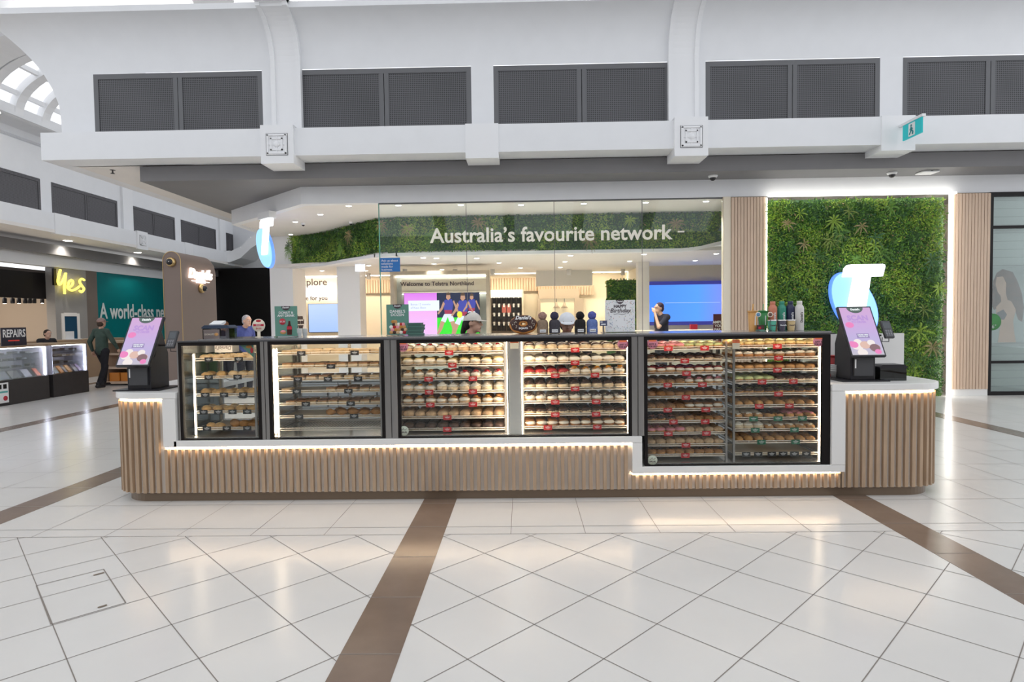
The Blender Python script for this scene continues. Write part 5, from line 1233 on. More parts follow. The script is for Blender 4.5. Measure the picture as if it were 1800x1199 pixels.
def player(dx, dy, s_, nm):
    def q(pts, m_, d, n_):
        vs = [PY(785+dx+(x-785)*s_, 555+dy+(y-555)*s_, YS-.006-d) for x, y in pts]; n = len(vs)
        MB().add(vs, [tuple(range(n))]).build(n_, m_, fs)
    q([(781, 530), (784, 523), (796, 522), (799, 530), (796, 548), (784, 548)], jersey, .001, 'player_jersey'); q([(783, 541), (797, 541), (796, 548), (784, 548)], jred, .002, 'player_jersey_band')
    q([(783, 548), (797, 548), (801, 560), (792, 562), (789, 553), (785, 563), (777, 560)], shorts, .0015, 'player_shorts')
    q([(777, 560), (784, 562), (779, 576), (772, 586), (770, 583)], fsk, .001, 'player_leg'); q([(793, 561), (801, 559), (802, 572), (800, 588), (796, 588), (797, 573)], fsk, .001, 'player_leg')
    q([(781, 526), (777, 537), (771, 547), (773, 549), (780, 540), (784, 530)], fsk, .002, 'player_arm'); q([(798, 526), (802, 536), (806, 545), (808, 543), (804, 533), (800, 524)], fsk, .002, 'player_arm')
    q([(787, 513), (793, 513), (794, 520), (790, 524), (786, 520)], fsk, .003, 'player_head'); q([(786, 512), (790, 509), (794, 512), (793, 515), (787, 515)], fh, .004, 'player_hair')
player(-2, 4, 1, 0); player(23, 8, 1.08, 1); player(40, -2, .82, 2)
MB().ball(tuple(PY(808, 553, YS-.02)), .07, .006, .09, 12, 8).build('ball_picture', lit('ball_yellow', (.8, .8, .05)), fs)
# blue presentation screen
bs = empty('blue_screen', (0, 0, 0), 0, 'very wide glowing blue wall screen at the right of the shop', 'screen'); YQ = 17.25
x0, x1, z0, z1 = rectP(1141, 494, 1300, 571, YQ)
MB().box(x0-.02, x1+.5, YQ, YQ+.08, z0-.02, z1+.02).build('bezel', lit('bezel_navy', (.03, .03, .22)), bs)
a_ = rectP(1141, 499, 1300, 566, YQ-.01); MB().box(a_[0], a_[1]+.5, YQ-.012, YQ, a_[2], a_[3]).build('display', screenmat('blue_display', ((0, (.06, .22, 1.0)), (.45, (.08, .28, 1.0)), (.7, (.17, .22, 1.0)), (1, (.10, .2, .95))), 1.15, axis=0), bs)
a_ = rectP(1169, 531, 1266, 533, YQ-.02); MB().box(a_[0], a_[1], YQ-.016, YQ-.013, a_[2], a_[3]).build('caption_line', lit('caption_blue', (.5, .6, 1)), bs)
# light blue screen at left and wall words
ls = empty('light_blue_screen', (0, 0, 0), 0, 'pale blue glowing screen on the left wall of the shop below Made for you', 'screen')
x0, x1, z0, z1 = rectP(544, 534, 595, 584, 20.2); MB().box(x0-.02, x1, 20.18, 20.25, z0-.02, z1+.01).build('bezel', M['black'], ls); MB().box(x0, x1, 20.17, 20.179, z0, z1).build('display', screenmat('pale_blue', ((0, (.30, .45, .88)), (1, (.42, .55, .95))), 1.0), ls)
wt = empty('wall_lettering', (0, 0, 0), 0, 'dark letters on the cream wall reading Explore and Made for you', 'sign')
o = add_text('Explore', .33, drk, wt, tuple(PY(575, 496, 20.2)), ext=.006, align='RIGHT', bold=.002)
o = add_text('Made for you', .20, drk, wt, tuple(PY(576, 524, 20.2)), ext=.006, align='RIGHT', bold=.004)
for i, s_ in enumerate(('Choose', 'extras and', 'pay your', 'way.')): add_text(s_, .17, drk, wt, tuple(PX(526, 558+8*i, -6.14)), rot=(R_(90), 0, R_(90)), ext=.004, bold=.008)
struct(MB().box(-8.4, -6.3, 20.05, 20.28, 2.50, 2.55).build('trim_50', M['ledwhite']))
# wood band, accessories bay
wb = empty('wood_wall_band', (0, 20.2, 0), 0, 'ribbed oak band running along the top of the shop\'s back wall', 'wall panel')
x0 = PY(600, 500, 20.2).x; x1 = PY(945, 500, 20.2).x; z0 = PY(900, 512, 20.2).z; z1 = PY(900, 489, 20.2).z
n = int((x1-x0)/.09); b = MB()
for i in range(n): b.box(x0+i*.09+.01, x0+i*.09+.08, -.05, -.02, z0, z1)
b.build('ribs', M['woodlight'], wb); MB().box(x0, x1+1.3, -.02, .05, z0, z1).build('backing', mat('band_back', (.40, .27, .15), .6), wb)
x2 = PY(1048, 500, 20.2).x; b = MB(); n = int((x2-x1)/.09)
for i in range(n): b.box(x1+i*.09+.01, x1+i*.09+.08, -.05, -.02, z0-.15, z0+.16)
b.build('ribs', M['woodlight'], wb)
wash = mat('wash_panel', (.9, .8, .6), .5, emit=(1, .82, .55), es=.9)
x0, x1, z0, z1 = rectP(862, 510, 917, 600, 20.1)
ab = empty('accessory_bay', ((x0+x1)/2, 20.1, 0), 0, 'accessory wall bay with a lit white header and rows of hanging packs', 'display bay'); w = (x1-x0)/2
MB().box(-w-.06, -w, -.25, .08, 0, z1).box(w, w+.06, -.25, .08, 0, z1).build('side', M['cream'], ab); MB().box(-w, w, 0, .08, 0, z1-.25).build('pegboard', mat('pegboard_taupe', (.25, .21, .18), .6), ab)
MB().box(-w, w, -.25, .08, z1-.24, z1).build('header', mat('lit_header', (.9, .85, .75), .5, emit=(1, .9, .75), es=.7), ab)
pk = MB().box(-.07, .07, -.07, -.03, -.24, 0).mat(1).box(-.03, .03, -.08, -.02, -.06, .06).mesh('hanging_pack', [M['blackplastic'], M['white']])
pk2 = pk.copy(); pk2.materials[0] = mat('pack_coral', (.55, .16, .14), .5)
for r_ in range(4):
    for c_ in range(6):
        px = 869+c_*8.5; py = (524, 540, 556, 572)[r_]; P = PY(px, py-3, 20.05)
        o = bpy.data.objects.new('hanging_pack', pk2 if (r_ == 1 and c_ in (2, 3)) else pk); COL.objects.link(o); o.location = (P.x, 20.04, P.z)
        tag(o, ('coral' if (r_ == 1 and c_ in (2, 3)) else 'black')+' accessory pack on the shop wall, %s row, %s' % (['top', 'second', 'third', 'bottom'][r_], NTH(c_, 6)), 'packet', 'accessory packs in row %s' % ['one', 'two', 'three', 'four'][r_])
# pale recessed doorway with pendant lamps
dr = empty('lit_recess', (0, 0, 0), 0, 'pale framed opening on the back wall with pendant lamps seen through it', 'opening')
x0, x1, z0, z1 = rectP(948, 516, 1018, 590, 20.15); b = MB(); b.box(x0, x1, 20.1, 20.29, z1-.16, z1+.16).box(x1-.16, x1+.14, 20.1, 20.29, 0, z1-.16).box(x0-.05, x0+.05, 20.1, 20.29, 0, z1-.16); b.build('frame', mat('recess_frame', (.52, .43, .34), .6), dr)
MB().box(x0+.05, x1-.16, 20.22, 20.28, 0, z1-.16).build('bright_room', mat('bright_room', (.8, .7, .5), .5, emit=(1, .84, .60), es=.3), dr)
for k, px in enumerate((978, 992)):
    P = PY(px, 532, 20.15); t = empty('pendant_lamp', (P.x, 20.12, P.z), 0, 'small cone pendant lamp, %s of two in the pale recess' % ['left', 'right'][k], 'pendant lamp', 'pendant lamps'); MB().tube([(0, 0, 0), (0, 0, .28)], .01, 6).build('cord', M['darkgrey'], t); MB().lathe([(.02, .02), (.06, -.10), (.12, -.18)], n=16).build('shade', mat('shade_%d' % k, (.5, .42, .33), .5), t)
struct(MB().box(PY(942, 480, 18.6).x, PY(1040, 480, 18.6).x, 18.4, 18.8, PY(950, 503, 18.6).z, 3.05).build('trim_51', M['plaster2']))
# interior living wall
iw2 = empty('living_wall', (0, 0, 0), 0, 'small bright green plant wall deep inside the shop behind the birthday sign', 'green wall')
x0, x1, z0, z1 = rectP(1068, 492, 1122, 600, 17.4)
MB().box(x0, x1, 17.42, 17.6, 0, z1).build('backing_panel', GREENS[1], iw2); foliage(2600, lambda u, v: (Vector((x0+(x1-x0)*u, 17.4, z1*(.35+.65*v))), -Y3, X3, Z3), .07, 0, 77).build('foliage', GREENS, iw2)['kind'] = 'stuff'
iw3 = tag(MB().box(-2.2, 1.2, 17.8, 18.5, 0, .95).build('shop_counter', M['woodlight']), 'low oak service counter in the middle of the phone shop', 'counter')
MB().box(0, .1, 0, .1, 0, .1)
rbx = empty('red_sign_stand', (PY(1265, 560, 14).x, 14.0, 0), 0, 'black and red promotional stand behind the last glass pane', 'sign')
zt = PY(1265, 552, 14).z; MB().box(-.14, .14, 0, .03, zt-.75, zt).build('panel', mat('promo_maroon', (.10, .02, .03), .5), rbx); MB().box(-.02, .02, .03, .06, 0, zt-.75).box(-.15, .15, -.1, .15, 0, .02).build('stand', M['black'], rbx)
for i, s_ in enumerate(('AMPLIFY', 'YOUR', 'PARTY')): add_text(s_, .085, M['white'], rbx, (.0, -.004, zt-.19-.085*i), ext=.001, bold=.002)
tag(MB().box(*rectP(1212, 570, 1224, 579, 14.5)[:2], 14.4, 14.5, rectP(1212, 570, 1224, 579, 14.5)[2], rectP(1212, 570, 1224, 579, 14.5)[3]).build('red_card', cr_), 'small red card on a table in front of the blue screen', 'card')
tt = empty('display_table', (PY(1190, 580, 14.6).x, 14.8, 0), 0, 'pale display table in front of the blue screen', 'table'); MB().box(-1.2, 1.6, -.5, .5, 1.20, 1.26).build('tabletop', M['cream'], tt)
for sx in (-1.1, 1.5):
    for sy in (-.4, .4): MB().box(sx-.03, sx+.03, sy-.03, sy+.03, 0, 1.20).build('leg', M['cream'], tt)
for px in (648, 712, 800, 866, 1000, 1095):
    P = PZ(px, 479 if px > 700 else 486, 2.95); t = empty('track_spot', (P.x, min(P.y, 19.2), 3.04), 0, 'small white cylinder spotlight near the shop back wall, %s' % NTH([648, 712, 800, 866, 1000, 1095].index(px), 6), 'spotlight', 'cylinder spotlights in the shop'); MB().lathe([(.06, -.17), (.065, -.16), (.065, 0)], n=14).build('body', M['white'], t); MB().lathe([(0, -.165), (.05, -.165)], n=14).build('lens', M['lamp'], t)
sp_ = empty('hanging_exit_box', (PY(633, 471, 15.2).x, 15.2, 0), 0, 'small pale illuminated box sign hanging left of the glass', 'sign'); z_ = PY(633, 471, 15.2).z; MB().box(-.12, .12, -.03, .03, z_-.09, z_+.09).build('box', mat('box_glow', (.8, .8, .8), .5, emit=(.75, .82, 1), es=.6), sp_); MB().box(-.01, .01, -.01, .01, z_+.09, 3.05).build('hanger', M['white'], sp_)
# added glowing strip and area light, a warm wash for the back wall
def area(name, loc, rot, sx, sy, e, col, par):
    l = bpy.data.lights.new(name, 'AREA'); l.shape = 'RECTANGLE'; l.size = sx; l.size_y = sy; l.energy = e; l.color = col
    o = bpy.data.objects.new(name, l); COL.objects.link(o); o.location = loc; o.rotation_euler = rot; o.parent = par; return o
wash_strip = empty('added_wash_strip', (0, 19.3, 3.03), 0, 'long lit recess in the ceiling in front of the shop\'s back wall', 'ceiling light'); MB().box(-7.5, 3.8, 0, .10, -.006, 0).build('glow_strip', M['ledwhite'], wash_strip)
area('wash', (-1.8, .1, -.05), (R_(20), 0, 0), 10, .3, 80, (1, .80, .56), wash_strip)
# ================================================================== SIDE MALL AT THE LEFT
SX = -15.5
yb = struct(MB().box(SX-.3, SX, 21.2, 21.75, 0, 3.5).build('wall_left_pier', mat('pier_taupe', (.16, .13, .11), .6)))
struct(MB().box(SX-.3, SX, 19.75, 21.2, 0, 3.5).build('wall_left_panel', mat('panel_grey', (.30, .29, .28), .4)))
te = empty('teal_hoarding', (SX, 21.75, 0), 0, 'large teal hoarding with white words on the side mall wall behind the pylon', 'hoarding')
teal = mat('hoarding_teal', (.0, .16, .17), .35, var=.05, scale=1)
MB().box(-.1, 0, 0, 8.0, .1, 3.5).build('panel', teal, te); MB().box(-.08, .0, 0, 8.0, 0, .1).build('skirting', M['plaster'], te)
txw = mat('hoarding_white', (.62, .66, .66), .5)
o = add_text('A world-class new', .62, txw, te, (.01, .12, 0), rot=(R_(90), 0, R_(90)), ext=.003, bold=.012, align='LEFT')
a = PX(176, 557, SX+.01); c = PX(303, 563, SX+.01); xs_ = [v.co.x for v in o.data.vertices]
k = .62; o.location = (.01, a.y-21.75, PX(176, 548, SX).z); o.scale = ((PX(288, 560, SX).y-a.y)/(max(xs_)-min(xs_))*1.12, 1.3, 1)
ye = empty('yellow_script_sign', (0, 0, 0), 0, 'glowing yellow handwritten sign reading yes on the side mall wall', 'sign')
yg = mat('yellow_glow', (.6, .5, 0), .5, emit=(1, .82, .12), es=1.7)
def crop6(x, y): return PX(x/4.6125, 460+y/4.6115, SX+.12)
strokes = [[(490, 66), (478, 110), (470, 160), (482, 185), (500, 170), (520, 130), (532, 95)], [(533, 92), (527, 150), (522, 200), (524, 262)], [(545, 212), (575, 200), (592, 170), (580, 150), (560, 165), (550, 205), (575, 232), (610, 225), (645, 200)],
           [(684, 150), (662, 140), (645, 160), (660, 190), (680, 220), (662, 246), (645, 236)]]
for s_ in strokes:
    P_ = [crop6(*p) for p in s_]; sm = []
    for i in range(len(P_)-1):
        p0 = P_[max(i-1, 0)]; p1 = P_[i]; p2 = P_[i+1]; p3 = P_[min(i+2, len(P_)-1)]
        for q in range(5): t = q/5; sm.append(.5*((2*p1)+(p2-p0)*t+(2*p0-5*p1+4*p2-p3)*t*t+(3*p1-p0-3*p2+p3)*t**3))
    sm.append(P_[-1]); MB().tube(sm, .038, 8).build('stroke', yg, ye)
MB().box(SX-.0, SX+.06, crop6(450, 100).y, crop6(450, 100).y+.12, 2.9, 3.45).build('mounting', M['black'], ye)
# shop opening behind (dark header, warm wall, posters)
sh = empty('side_shop', (0, 0, 0), 0, 'phone shop interior behind the repairs kiosk with dark header and warm walls', 'shop interior')
MB().box(SX-.4, SX-.3, 9.5, 19.75, 2.45, 3.3).build('dark_header', M['black'], sh); MB().box(-20.2, SX-.4, 9.5, 21, 3.3, 3.4).build('ceiling_panel', mat('shop_ceiling_brown', (.10, .08, .07), .6), sh)
MB().box(-20.2, -20.1, 9.5, 27, 0, 3.3).build('back_panel', mat('shop_beige', (.36, .30, .25), .6), sh); MB().box(-20.1, SX-.3, 21.0, 21.1, 0, 3.3).build('end_panel', bpy.data.materials['shop_beige'], sh)
MB().box(-16.4, -15.95, 14, 18.9, 3.1, 3.2).build('hanging_canopy', M['plaster2'], sh); MB().box(-16.38, -15.97, 14, 18.0, 3.07, 3.1).build('blue_light', lit('blue_strip', (.05, .35, 1), 1), sh)
for i in range(9):
    px = (8, 22, 33, 44, 52, 60, 74, 88, 99)[i]; P = PX(px, 528, SX-.6); t = empty('track_light', (P.x, P.y, P.z), 0, 'track spotlight in the left phone shop, %s' % NTH(i, 9), 'spotlight', 'track spotlights of the left phone shop, %s' % ('lit' if i in (0, 2, 6, 8) else 'unlit'))
    MB().lathe([(.05, -.10), (.06, -.08), (.06, .06), (.03, .09)], n=12).build('body', M['blackplastic'], t)
    if i in (0, 2, 6, 8): MB().lathe([(0, -.101), (.048, -.101)], n=12).build('lens', M['lamp'], t)
area('shop_fill', (-17.8, 16, 3.2), (0, 0, 0), 4, 8, 260, (1, .88, .72), sh)
def wposter(px0, py0, px1, py1, X, mt, label, texts=(), tsz=.3, name='wall_poster', frame=None):
    a = PX(px0, py0, X); c = PX(px1, py1, X); t = empty(name, (X, a.y, c.z), 0, label, 'poster'); w = c.y-a.y; h_ = a.z-c.z
    MB().box(-.03, 0, 0, w, 0, h_).build('sheet', mt, t)
    if frame: MB().box(-.05, .01, -.12, 0, -.1, h_+.1).box(-.05, .01, w, w+.12, -.1, h_+.1).box(-.05, .01, 0, w, h_, h_+.12).box(-.05, .01, 0, w, -.1, 0).build('frame', frame, t)
    for tx, s_, fy, m_ in texts: add_text(tx, s_, m_, t, (.004, w*.08, h_*fy), rot=(R_(90), 0, R_(90)), ext=.002, bold=.006, align='LEFT')
    return t
wposter(113, 556, 137, 605, SX+.02, mat('poster_navy', (.01, .06, .12), .4), 'dark blue poster in a pale frame under the yellow sign', (), frame=M['plaster2'])
lb = bpy.data.objects[-1] if False else None
wposter(0, 547, 18, 576, -19.9, mat('poster_teal2', (.0, .20, .20), .5), 'teal poster with yellow and white words at the left edge', (('Better', .38, .78, mat('txt_yellow', (.7, .55, .05), .5)), ('for', .38, .50, M['white']), ('internet', .34, .2, M['white'])))
wposter(60, 548, 71, 602, -19.6, mat('banner_teal', (.0, .10, .13), .5), 'narrow dark teal vertical banner inside the left phone shop')
for px, l_ in ((30, 'left'), (44, 'right')):
    a = PX(px, 546, -19.9); MB().box(-19.95, -19.85, a.y, a.y+.6, .6, a.z).build('wall_panel', M['cream'], sh)
cn = tag(MB().box(-13.6, -13.0, 14.2, 19.4, 0, 1.15).build('reception_counter', mat('counter_oak', (.36, .24, .15), .5)), 'oak topped reception counter behind the repairs kiosk', 'counter')
# repairs kiosks: dark base, lit glass display, oak top
dk = mat('kiosk_charcoal', (.030, .026, .026), .5, var=.1); lav = mat('case_back_lavender', (.68, .68, .80), .5)
def rep(y0, y1, label, X=-10.3):
    t = empty('repair_kiosk_case', (X, y0, 0), 0, label, 'display case', 'lit phone accessory cases in the side mall'); L = y1-y0
    MB().box(-1.1, 0, 0, L, 0, .50).build('base', dk, t)
    MB().box(-1.1, -.55, 0, L, .5, 1.14).build('back', lav, t); MB().box(-.55, -.02, 0, .03, .5, 1.14).box(-.55, -.02, L-.03, L, .5, 1.14).build('side', lav, t)
    MB().box(-1.15, .0, -.0, L, 1.14, 1.175).build('top', mat('top_oak', (.33, .22, .13), .4) if 'top_oak' not in bpy.data.materials else bpy.data.materials['top_oak'], t)
    for z in (.72, .87, 1.0): MB().box(-.55, -.18, .03, L-.03, z, z+.008).build('glass_shelf', CLR, t)
    MB().box(-.02, -.012, 0, L, .5, 1.14).build('front_glass', M['glass'], t)
    MB().box(-.10, -.08, .03, L-.03, 1.12, 1.135).box(-.05, -.035, L-.05, L-.035, .52, 1.12).box(-.05, -.035, .035, .05, .52, 1.12).build('light_strip', M['ledcool'], t)
    return t
rep(10.6, 12.86, 'dark based lit display case under the REPAIRS sign at the left edge'); rep(12.97, 14.05, 'dark based lit display case holding orange boxes, right of the REPAIRS case')
colz = [(.45, .43, .42), (.10, .12, .18), (.04, .04, .045), (.35, .35, .42), (.5, .12, .06), (.25, .28, .45), (.30, .33, .32), (.65, .25, .03), (.2, .2, .22), (.65, .30, .04), (.1, .1, .13), (.25, .2, .3)]
nmz = ['cream', 'slate', 'black', 'pale grey', 'rust red', 'blue', 'grey green', 'orange', 'dark grey', 'amber', 'near black', 'violet grey']
ypos = [11.55, 11.85, 12.15, 12.45, 12.72, 13.06, 13.22, 13.38, 13.50, 13.62, 13.80, 13.93]
ywd = [.22, .24, .24, .18, .10, .10, .11, .10, .07, .10, .10, .08]
for i in range(12):
    o = MB().box(-.012, .012, -ywd[i]/2, ywd[i]/2, 0, .20).build('phone_box', mat('phone_box_%d' % i, colz[i], .4, var=.2, scale=12)); o.location = (-10.40, ypos[i], .505); o.rotation_euler = (0, R_(-38), 0)
    tag(o, '%s packaged phone box leaning in the front of the lit accessory cases' % nmz[i], 'box', 'phone boxes in the accessory cases')
rnd = random.Random(6)
for i in range(24):
    y = 11.5+rnd.random()*1.2 if i < 10 else 13.1+rnd.random()*.85; z = rnd.choice([.728, .878, 1.008])
    o = MB().box(-.06, .06, -rnd.uniform(.04, .08), rnd.uniform(.04, .08), 0, rnd.uniform(.02, .05)).build('accessory_packet', M['blackplastic']); o.location = (-10.6, 11.45+i*.105 if i < 13 else 13.08+(i-13)*.09, (.728, .878, 1.008)[i % 3]+.001)
    tag(o, 'dark accessory packet, %s glass shelf, %s lit case, %s' % (['lowest', 'middle', 'top'][i % 3], 'left' if i < 13 else 'right', NTH((i if i < 13 else i-13)//3, 9)), 'packet', 'dark packets on the %s shelf of the %s lit case' % (['lowest', 'middle', 'top'][i % 3], 'left' if i < 13 else 'right'))
rs = empty('repairs_sign', (-10.5, PX(2, 600, -10.5).y, 1.176), 0, 'dark upright sign reading REPAIRS on top of the lit case', 'sign')
L_ = PX(46, 600, -10.5).y-PX(2, 600, -10.5).y; H_ = PX(20, 576, -10.5).z-1.176
MB().box(-.01, .01, 0, L_*.5-.004, 0, H_).box(-.01, .01, L_*.5+.004, L_, 0, H_).build('panel', mat('sign_navy', (.018, .018, .035), .4), rs)
o = add_text('REPAIRS', .22, M['white'], rs, (.012, L_/2, H_*.66), rot=(R_(90), 0, R_(90)), ext=.001, bold=.004); xs_ = [v.co.x for v in o.data.vertices]; o.scale = (L_*.9/(max(xs_)-min(xs_)), 1, 1)
MB().box(.011, .013, L_*.25, L_*.7, H_*.25, H_*.31).build('red_line', mat('neon_red', (.3, .02, .02), .5, emit=(.6, .05, .03), es=.4), rs)
wq = empty('repair_price_poster', (-10.29, 10.95, .06), 0, 'white poster with phone pictures on the dark kiosk base at the left edge', 'poster'); MB().box(0, .008, 0, PX(15, 700, -10.29).y-10.95, 0, .40).build('sheet', M['white'], wq)
yy = PX(15, 700, -10.29).y-10.95; MB().box(.008, .010, yy-.12, yy-.04, .28, .37).box(.008, .010, yy-.26, yy-.16, .28, .37).build('picture', M['black'], wq); MB().lathe([(0, 0), (.05, 0), (.05, .003)], (.009, yy-.08, .09), ax='x', n=20).build('red_badge', cr_, wq); MB().box(.008, .010, yy-.4, yy-.02, .2, .235).build('stripe', mat('aqua', (.1, .4, .38), .5), wq)
lpt = empty('laptop', (-13.3, 17.6, 1.151), R_(90), 'open pale laptop on the reception counter near the framed poster', 'laptop'); MB().box(-.17, .17, -.12, .12, 0, .015).build('base', M['white'], lpt); MB().box(-.17, .17, .115, .125, .012, .24).build('lid', M['white'], lpt)
# low bench with orange packs beyond the walking man
bn = empty('mall_display_bench', (-10.9, 15.35, 0), 0, 'low timber display bench with orange packs beyond the walking man', 'display bench')
MB().box(0, 2.6, 0, .9, .04, .10).box(0, 2.6, .1, .9, .42, .48).box(0, 2.6, .86, .9, .10, 1.1).box(0, .05, 0, .86, .10, 1.1).box(2.55, 2.6, 0, .86, .1, 1.1).box(.05, 2.55, .15, .86, .78, .83).build('carcass', M['woodlight'], bn); MB().box(-.04, 2.64, -.02, .92, 1.1, 1.15).build('top', M['wood'], bn); MB().box(.05, 2.55, .05, .85, 0, .04).build('kick_plate', M['black'], bn)
for i in range(8):
    o = MB().box(-.13, .13, -.05, .05, 0, .22).build('orange_pack', mat('pack_orange', (.65, .22, .02), .5) if i == 0 else bpy.data.materials['pack_orange']); o.location = (-10.66+i*.3, 15.52, .101); tag(o, 'orange pack on the low timber bench, %s' % NTH(i, 8), 'packet', 'orange packs on the bench')
# ================================================================== PEOPLE
def remesh(name, parts, vox, mt, parent, sm=3):
    """parts: ('c',p0,p1,r0,r1) tapered capsule, ('e',c,(rx,ry,rz)[,rotx]) ellipsoid -> one closed surface"""
    b = MB()
    for p in parts:
        if p[0] == 'c':
            p0, p1, r0, r1 = Vector(p[1]), Vector(p[2]), p[3], p[4]; d = p1-p0; L = d.length
            q = d.to_track_quat('Z', 'Y') if L > 1e-6 else None; prof_ = []
            for i in range(5): a = R_(-90+i*90/4); prof_.append((r0*math.cos(a), r0*math.sin(a)))
            for i in range(5): a = R_(i*90/4); prof_.append((r1*math.cos(a), L+r1*math.sin(a)))
            prof_[0] = (0, -r0); prof_[-1] = (0, L+r1); t = MB().lathe(prof_, n=12); b.add([q @ Vector(v)+p0 for v in t.v], t.f)
        else:
            t = MB().ball((0, 0, 0), *p[2], nu=14, nv=10); q = Matrix.Rotation(p[3], 3, 'X') if len(p) > 3 else Matrix.Identity(3); b.add([q @ Vector(v)+Vector(p[1]) for v in t.v], t.f)
    me = b.mesh('tmp', [mt]); o = bpy.data.objects.new('tmp', me); COL.objects.link(o)
    r = o.modifiers.new('r', 'REMESH'); r.mode = 'VOXEL'; r.voxel_size = vox; r.use_smooth_shade = True
    s_ = o.modifiers.new('s', 'SMOOTH'); s_.iterations = sm; s_.factor = .5
    bpy.context.view_layer.update(); m2 = bpy.data.meshes.new_from_object(o.evaluated_get(bpy.context.evaluated_depsgraph_get())); m2.name = name
    bpy.data.objects.remove(o); m2.materials.clear(); m2.materials.append(mt); o = bpy.data.objects.new(name, m2); COL.objects.link(o); o.parent = parent; return o
def lerp(a, b, t): return tuple(a[i]+(b[i]-a[i])*t for i in range(3))
def person(loc, rz, label, J=None, sk=None, shirt=(.1, .1, .1), pants=(.02, .02, .03), hair=(.05, .03, .02), cap=None, headrx=0, longhair=False, sleeve=1.0, s=1.0, group=None, beard=None, headrz=0):
    """faces -y in local space (towards the camera when rz = 0)"""
    sk = sk or skin; t = empty('person', loc, rz, label, 'person', group); t.scale = (s, s, s)
    j = dict(hip=(0, 0, .95), chest=(0, .0, 1.28), neck=(0, .01, 1.47), head=(0, -.02, 1.62), shL=(.18, .01, 1.42), shR=(-.18, .01, 1.42), elL=(.24, .03, 1.14), elR=(-.24, .03, 1.14), haL=(.25, -.06, .90), haR=(-.25, -.06, .90),
             hL=(.09, 0, .92), hR=(-.09, 0, .92), kL=(.10, -.02, .50), kR=(-.10, -.02, .50), aL=(.10, .02, .09), aR=(-.10, .02, .09))
    j.update(J or {}); hd = Vector(j['head']); P = []
    P += [('e', lerp(j['chest'], j['neck'], .25), (.165, .105, .15)), ('e', j['chest'], (.145, .10, .16)), ('c', j['hip'], j['chest'], .125, .12), ('e', j['hip'], (.16, .11, .12)), ('c', lerp(j['chest'], j['neck'], .8), tuple(hd-Vector((0, -.01, .06))), .055, .05), ('c', j['shL'], j['shR'], .06, .06)]
    for S_ in 'LR':
        k = 1 if S_ == 'L' else -1
        P += [('c', j['sh'+S_], j['el'+S_], .052, .040), ('c', j['el'+S_], j['ha'+S_], .038, .026), ('c', j['h'+S_], j['k'+S_], .085, .056), ('c', j['k'+S_], j['a'+S_], .052, .038)]
        el, ha = Vector(j['el'+S_]), Vector(j['ha'+S_]); d = (ha-el).normalized(); side = d.cross(Vector((1, 0, 0))); side = side.normalized() if side.length > .1 else Vector((0, 1, 0)); nn = d.cross(side)
        pm = ha+d*.05; P.append(('c', tuple(ha), tuple(ha+d*.07), .024, .028)); P.append(('c', tuple(ha+d*.05-side*.018), tuple(ha+d*.07+side*.018), .017, .017))
        for i, (o_, l_) in enumerate(((-.030, .062), (-.010, .074), (.010, .068), (.030, .052))):
            b0 = ha+d*.085+side*o_; b1 = b0+d*l_*.55+nn*.006*k; b2 = b1+d*l_*.45+nn*.022*k; P += [('c', tuple(b0), tuple(b1), .0095, .0085), ('c', tuple(b1), tuple(b2), .0085, .007)]
        b0 = ha+d*.03-side*.028; b1 = b0+d*.035-side*.022; P += [('c', tuple(b0), tuple(b1), .012, .010), ('c', tuple(b1), tuple(b1+d*.028), .010, .008)]
        a = Vector(j['a'+S_]); P.append(('c', tuple(a+Vector((0, .03, -.04))), tuple(a+Vector((0, -.13, -.055))), .04, .032))
    Mh = Matrix.Translation(hd) @ Matrix.Rotation(headrz, 4, 'Z') @ Matrix.Rotation(headrx, 4, 'X')
    def H(x, y, z): return tuple(Mh @ Vector((x, y, z)))
    P += [('e', H(0, .01, .025), (.077, .092, .095)), ('e', H(0, -.022, -.045), (.056, .066, .065)), ('c', H(0, -.082, .018), H(0, -.104, -.018), .009, .014), ('c', H(-.022, -.079, -.052), H(.022, -.079, -.052), .009, .009), ('e', H(0, -.066, -.088), (.026, .022, .018)), ('e', H(.078, .008, -.0), (.011, .02, .03)), ('e', H(-.078, .008, -.0), (.011, .02, .03)), ('c', H(-.045, -.078, .038), H(.045, -.078, .038), .011, .011)]
    body = remesh('body', P, .0085, sk, t, 2)
    eb = MB()
    for x in (-.030, .030): eb.ball(H(x, -.080, .014), .012, .009, .008, 8, 6)
    eb.build('eyes', M['white'], t); eb = MB()
    for x in (-.030, .030): eb.ball(H(x, -.087, .014), .0055, .004, .0055, 8, 6)
    eb.build('irises', drk, t)
    MB().tube([H(-.022, -.089, -.052), H(0, -.0925, -.050), H(.022, -.089, -.052)], .004, 5).build('lips', mat('lips', (.35, .12, .10), .5) if 'lips' not in bpy.data.materials else bpy.data.materials['lips'], t)
    Hm = mat('hair_colour', hair, .8, var=.3, scale=60); hp = [('e', H(0, .025, .045), (.086, .092, .088)), ('e', H(0, .055, .0), (.076, .060, .075))]
    if longhair: hp += [('c', H(0, .09, .0), H(0, .13, -.10), .045, .03), ('c', H(0, .13, -.10), H(0, .11, -.2), .03, .012)]
    if not cap or longhair: remesh('hair', hp, .009, Hm, t, 1)
    else: remesh('hair', [('e', H(0, .045, -.02), (.080, .068, .075))], .009, Hm, t, 1)
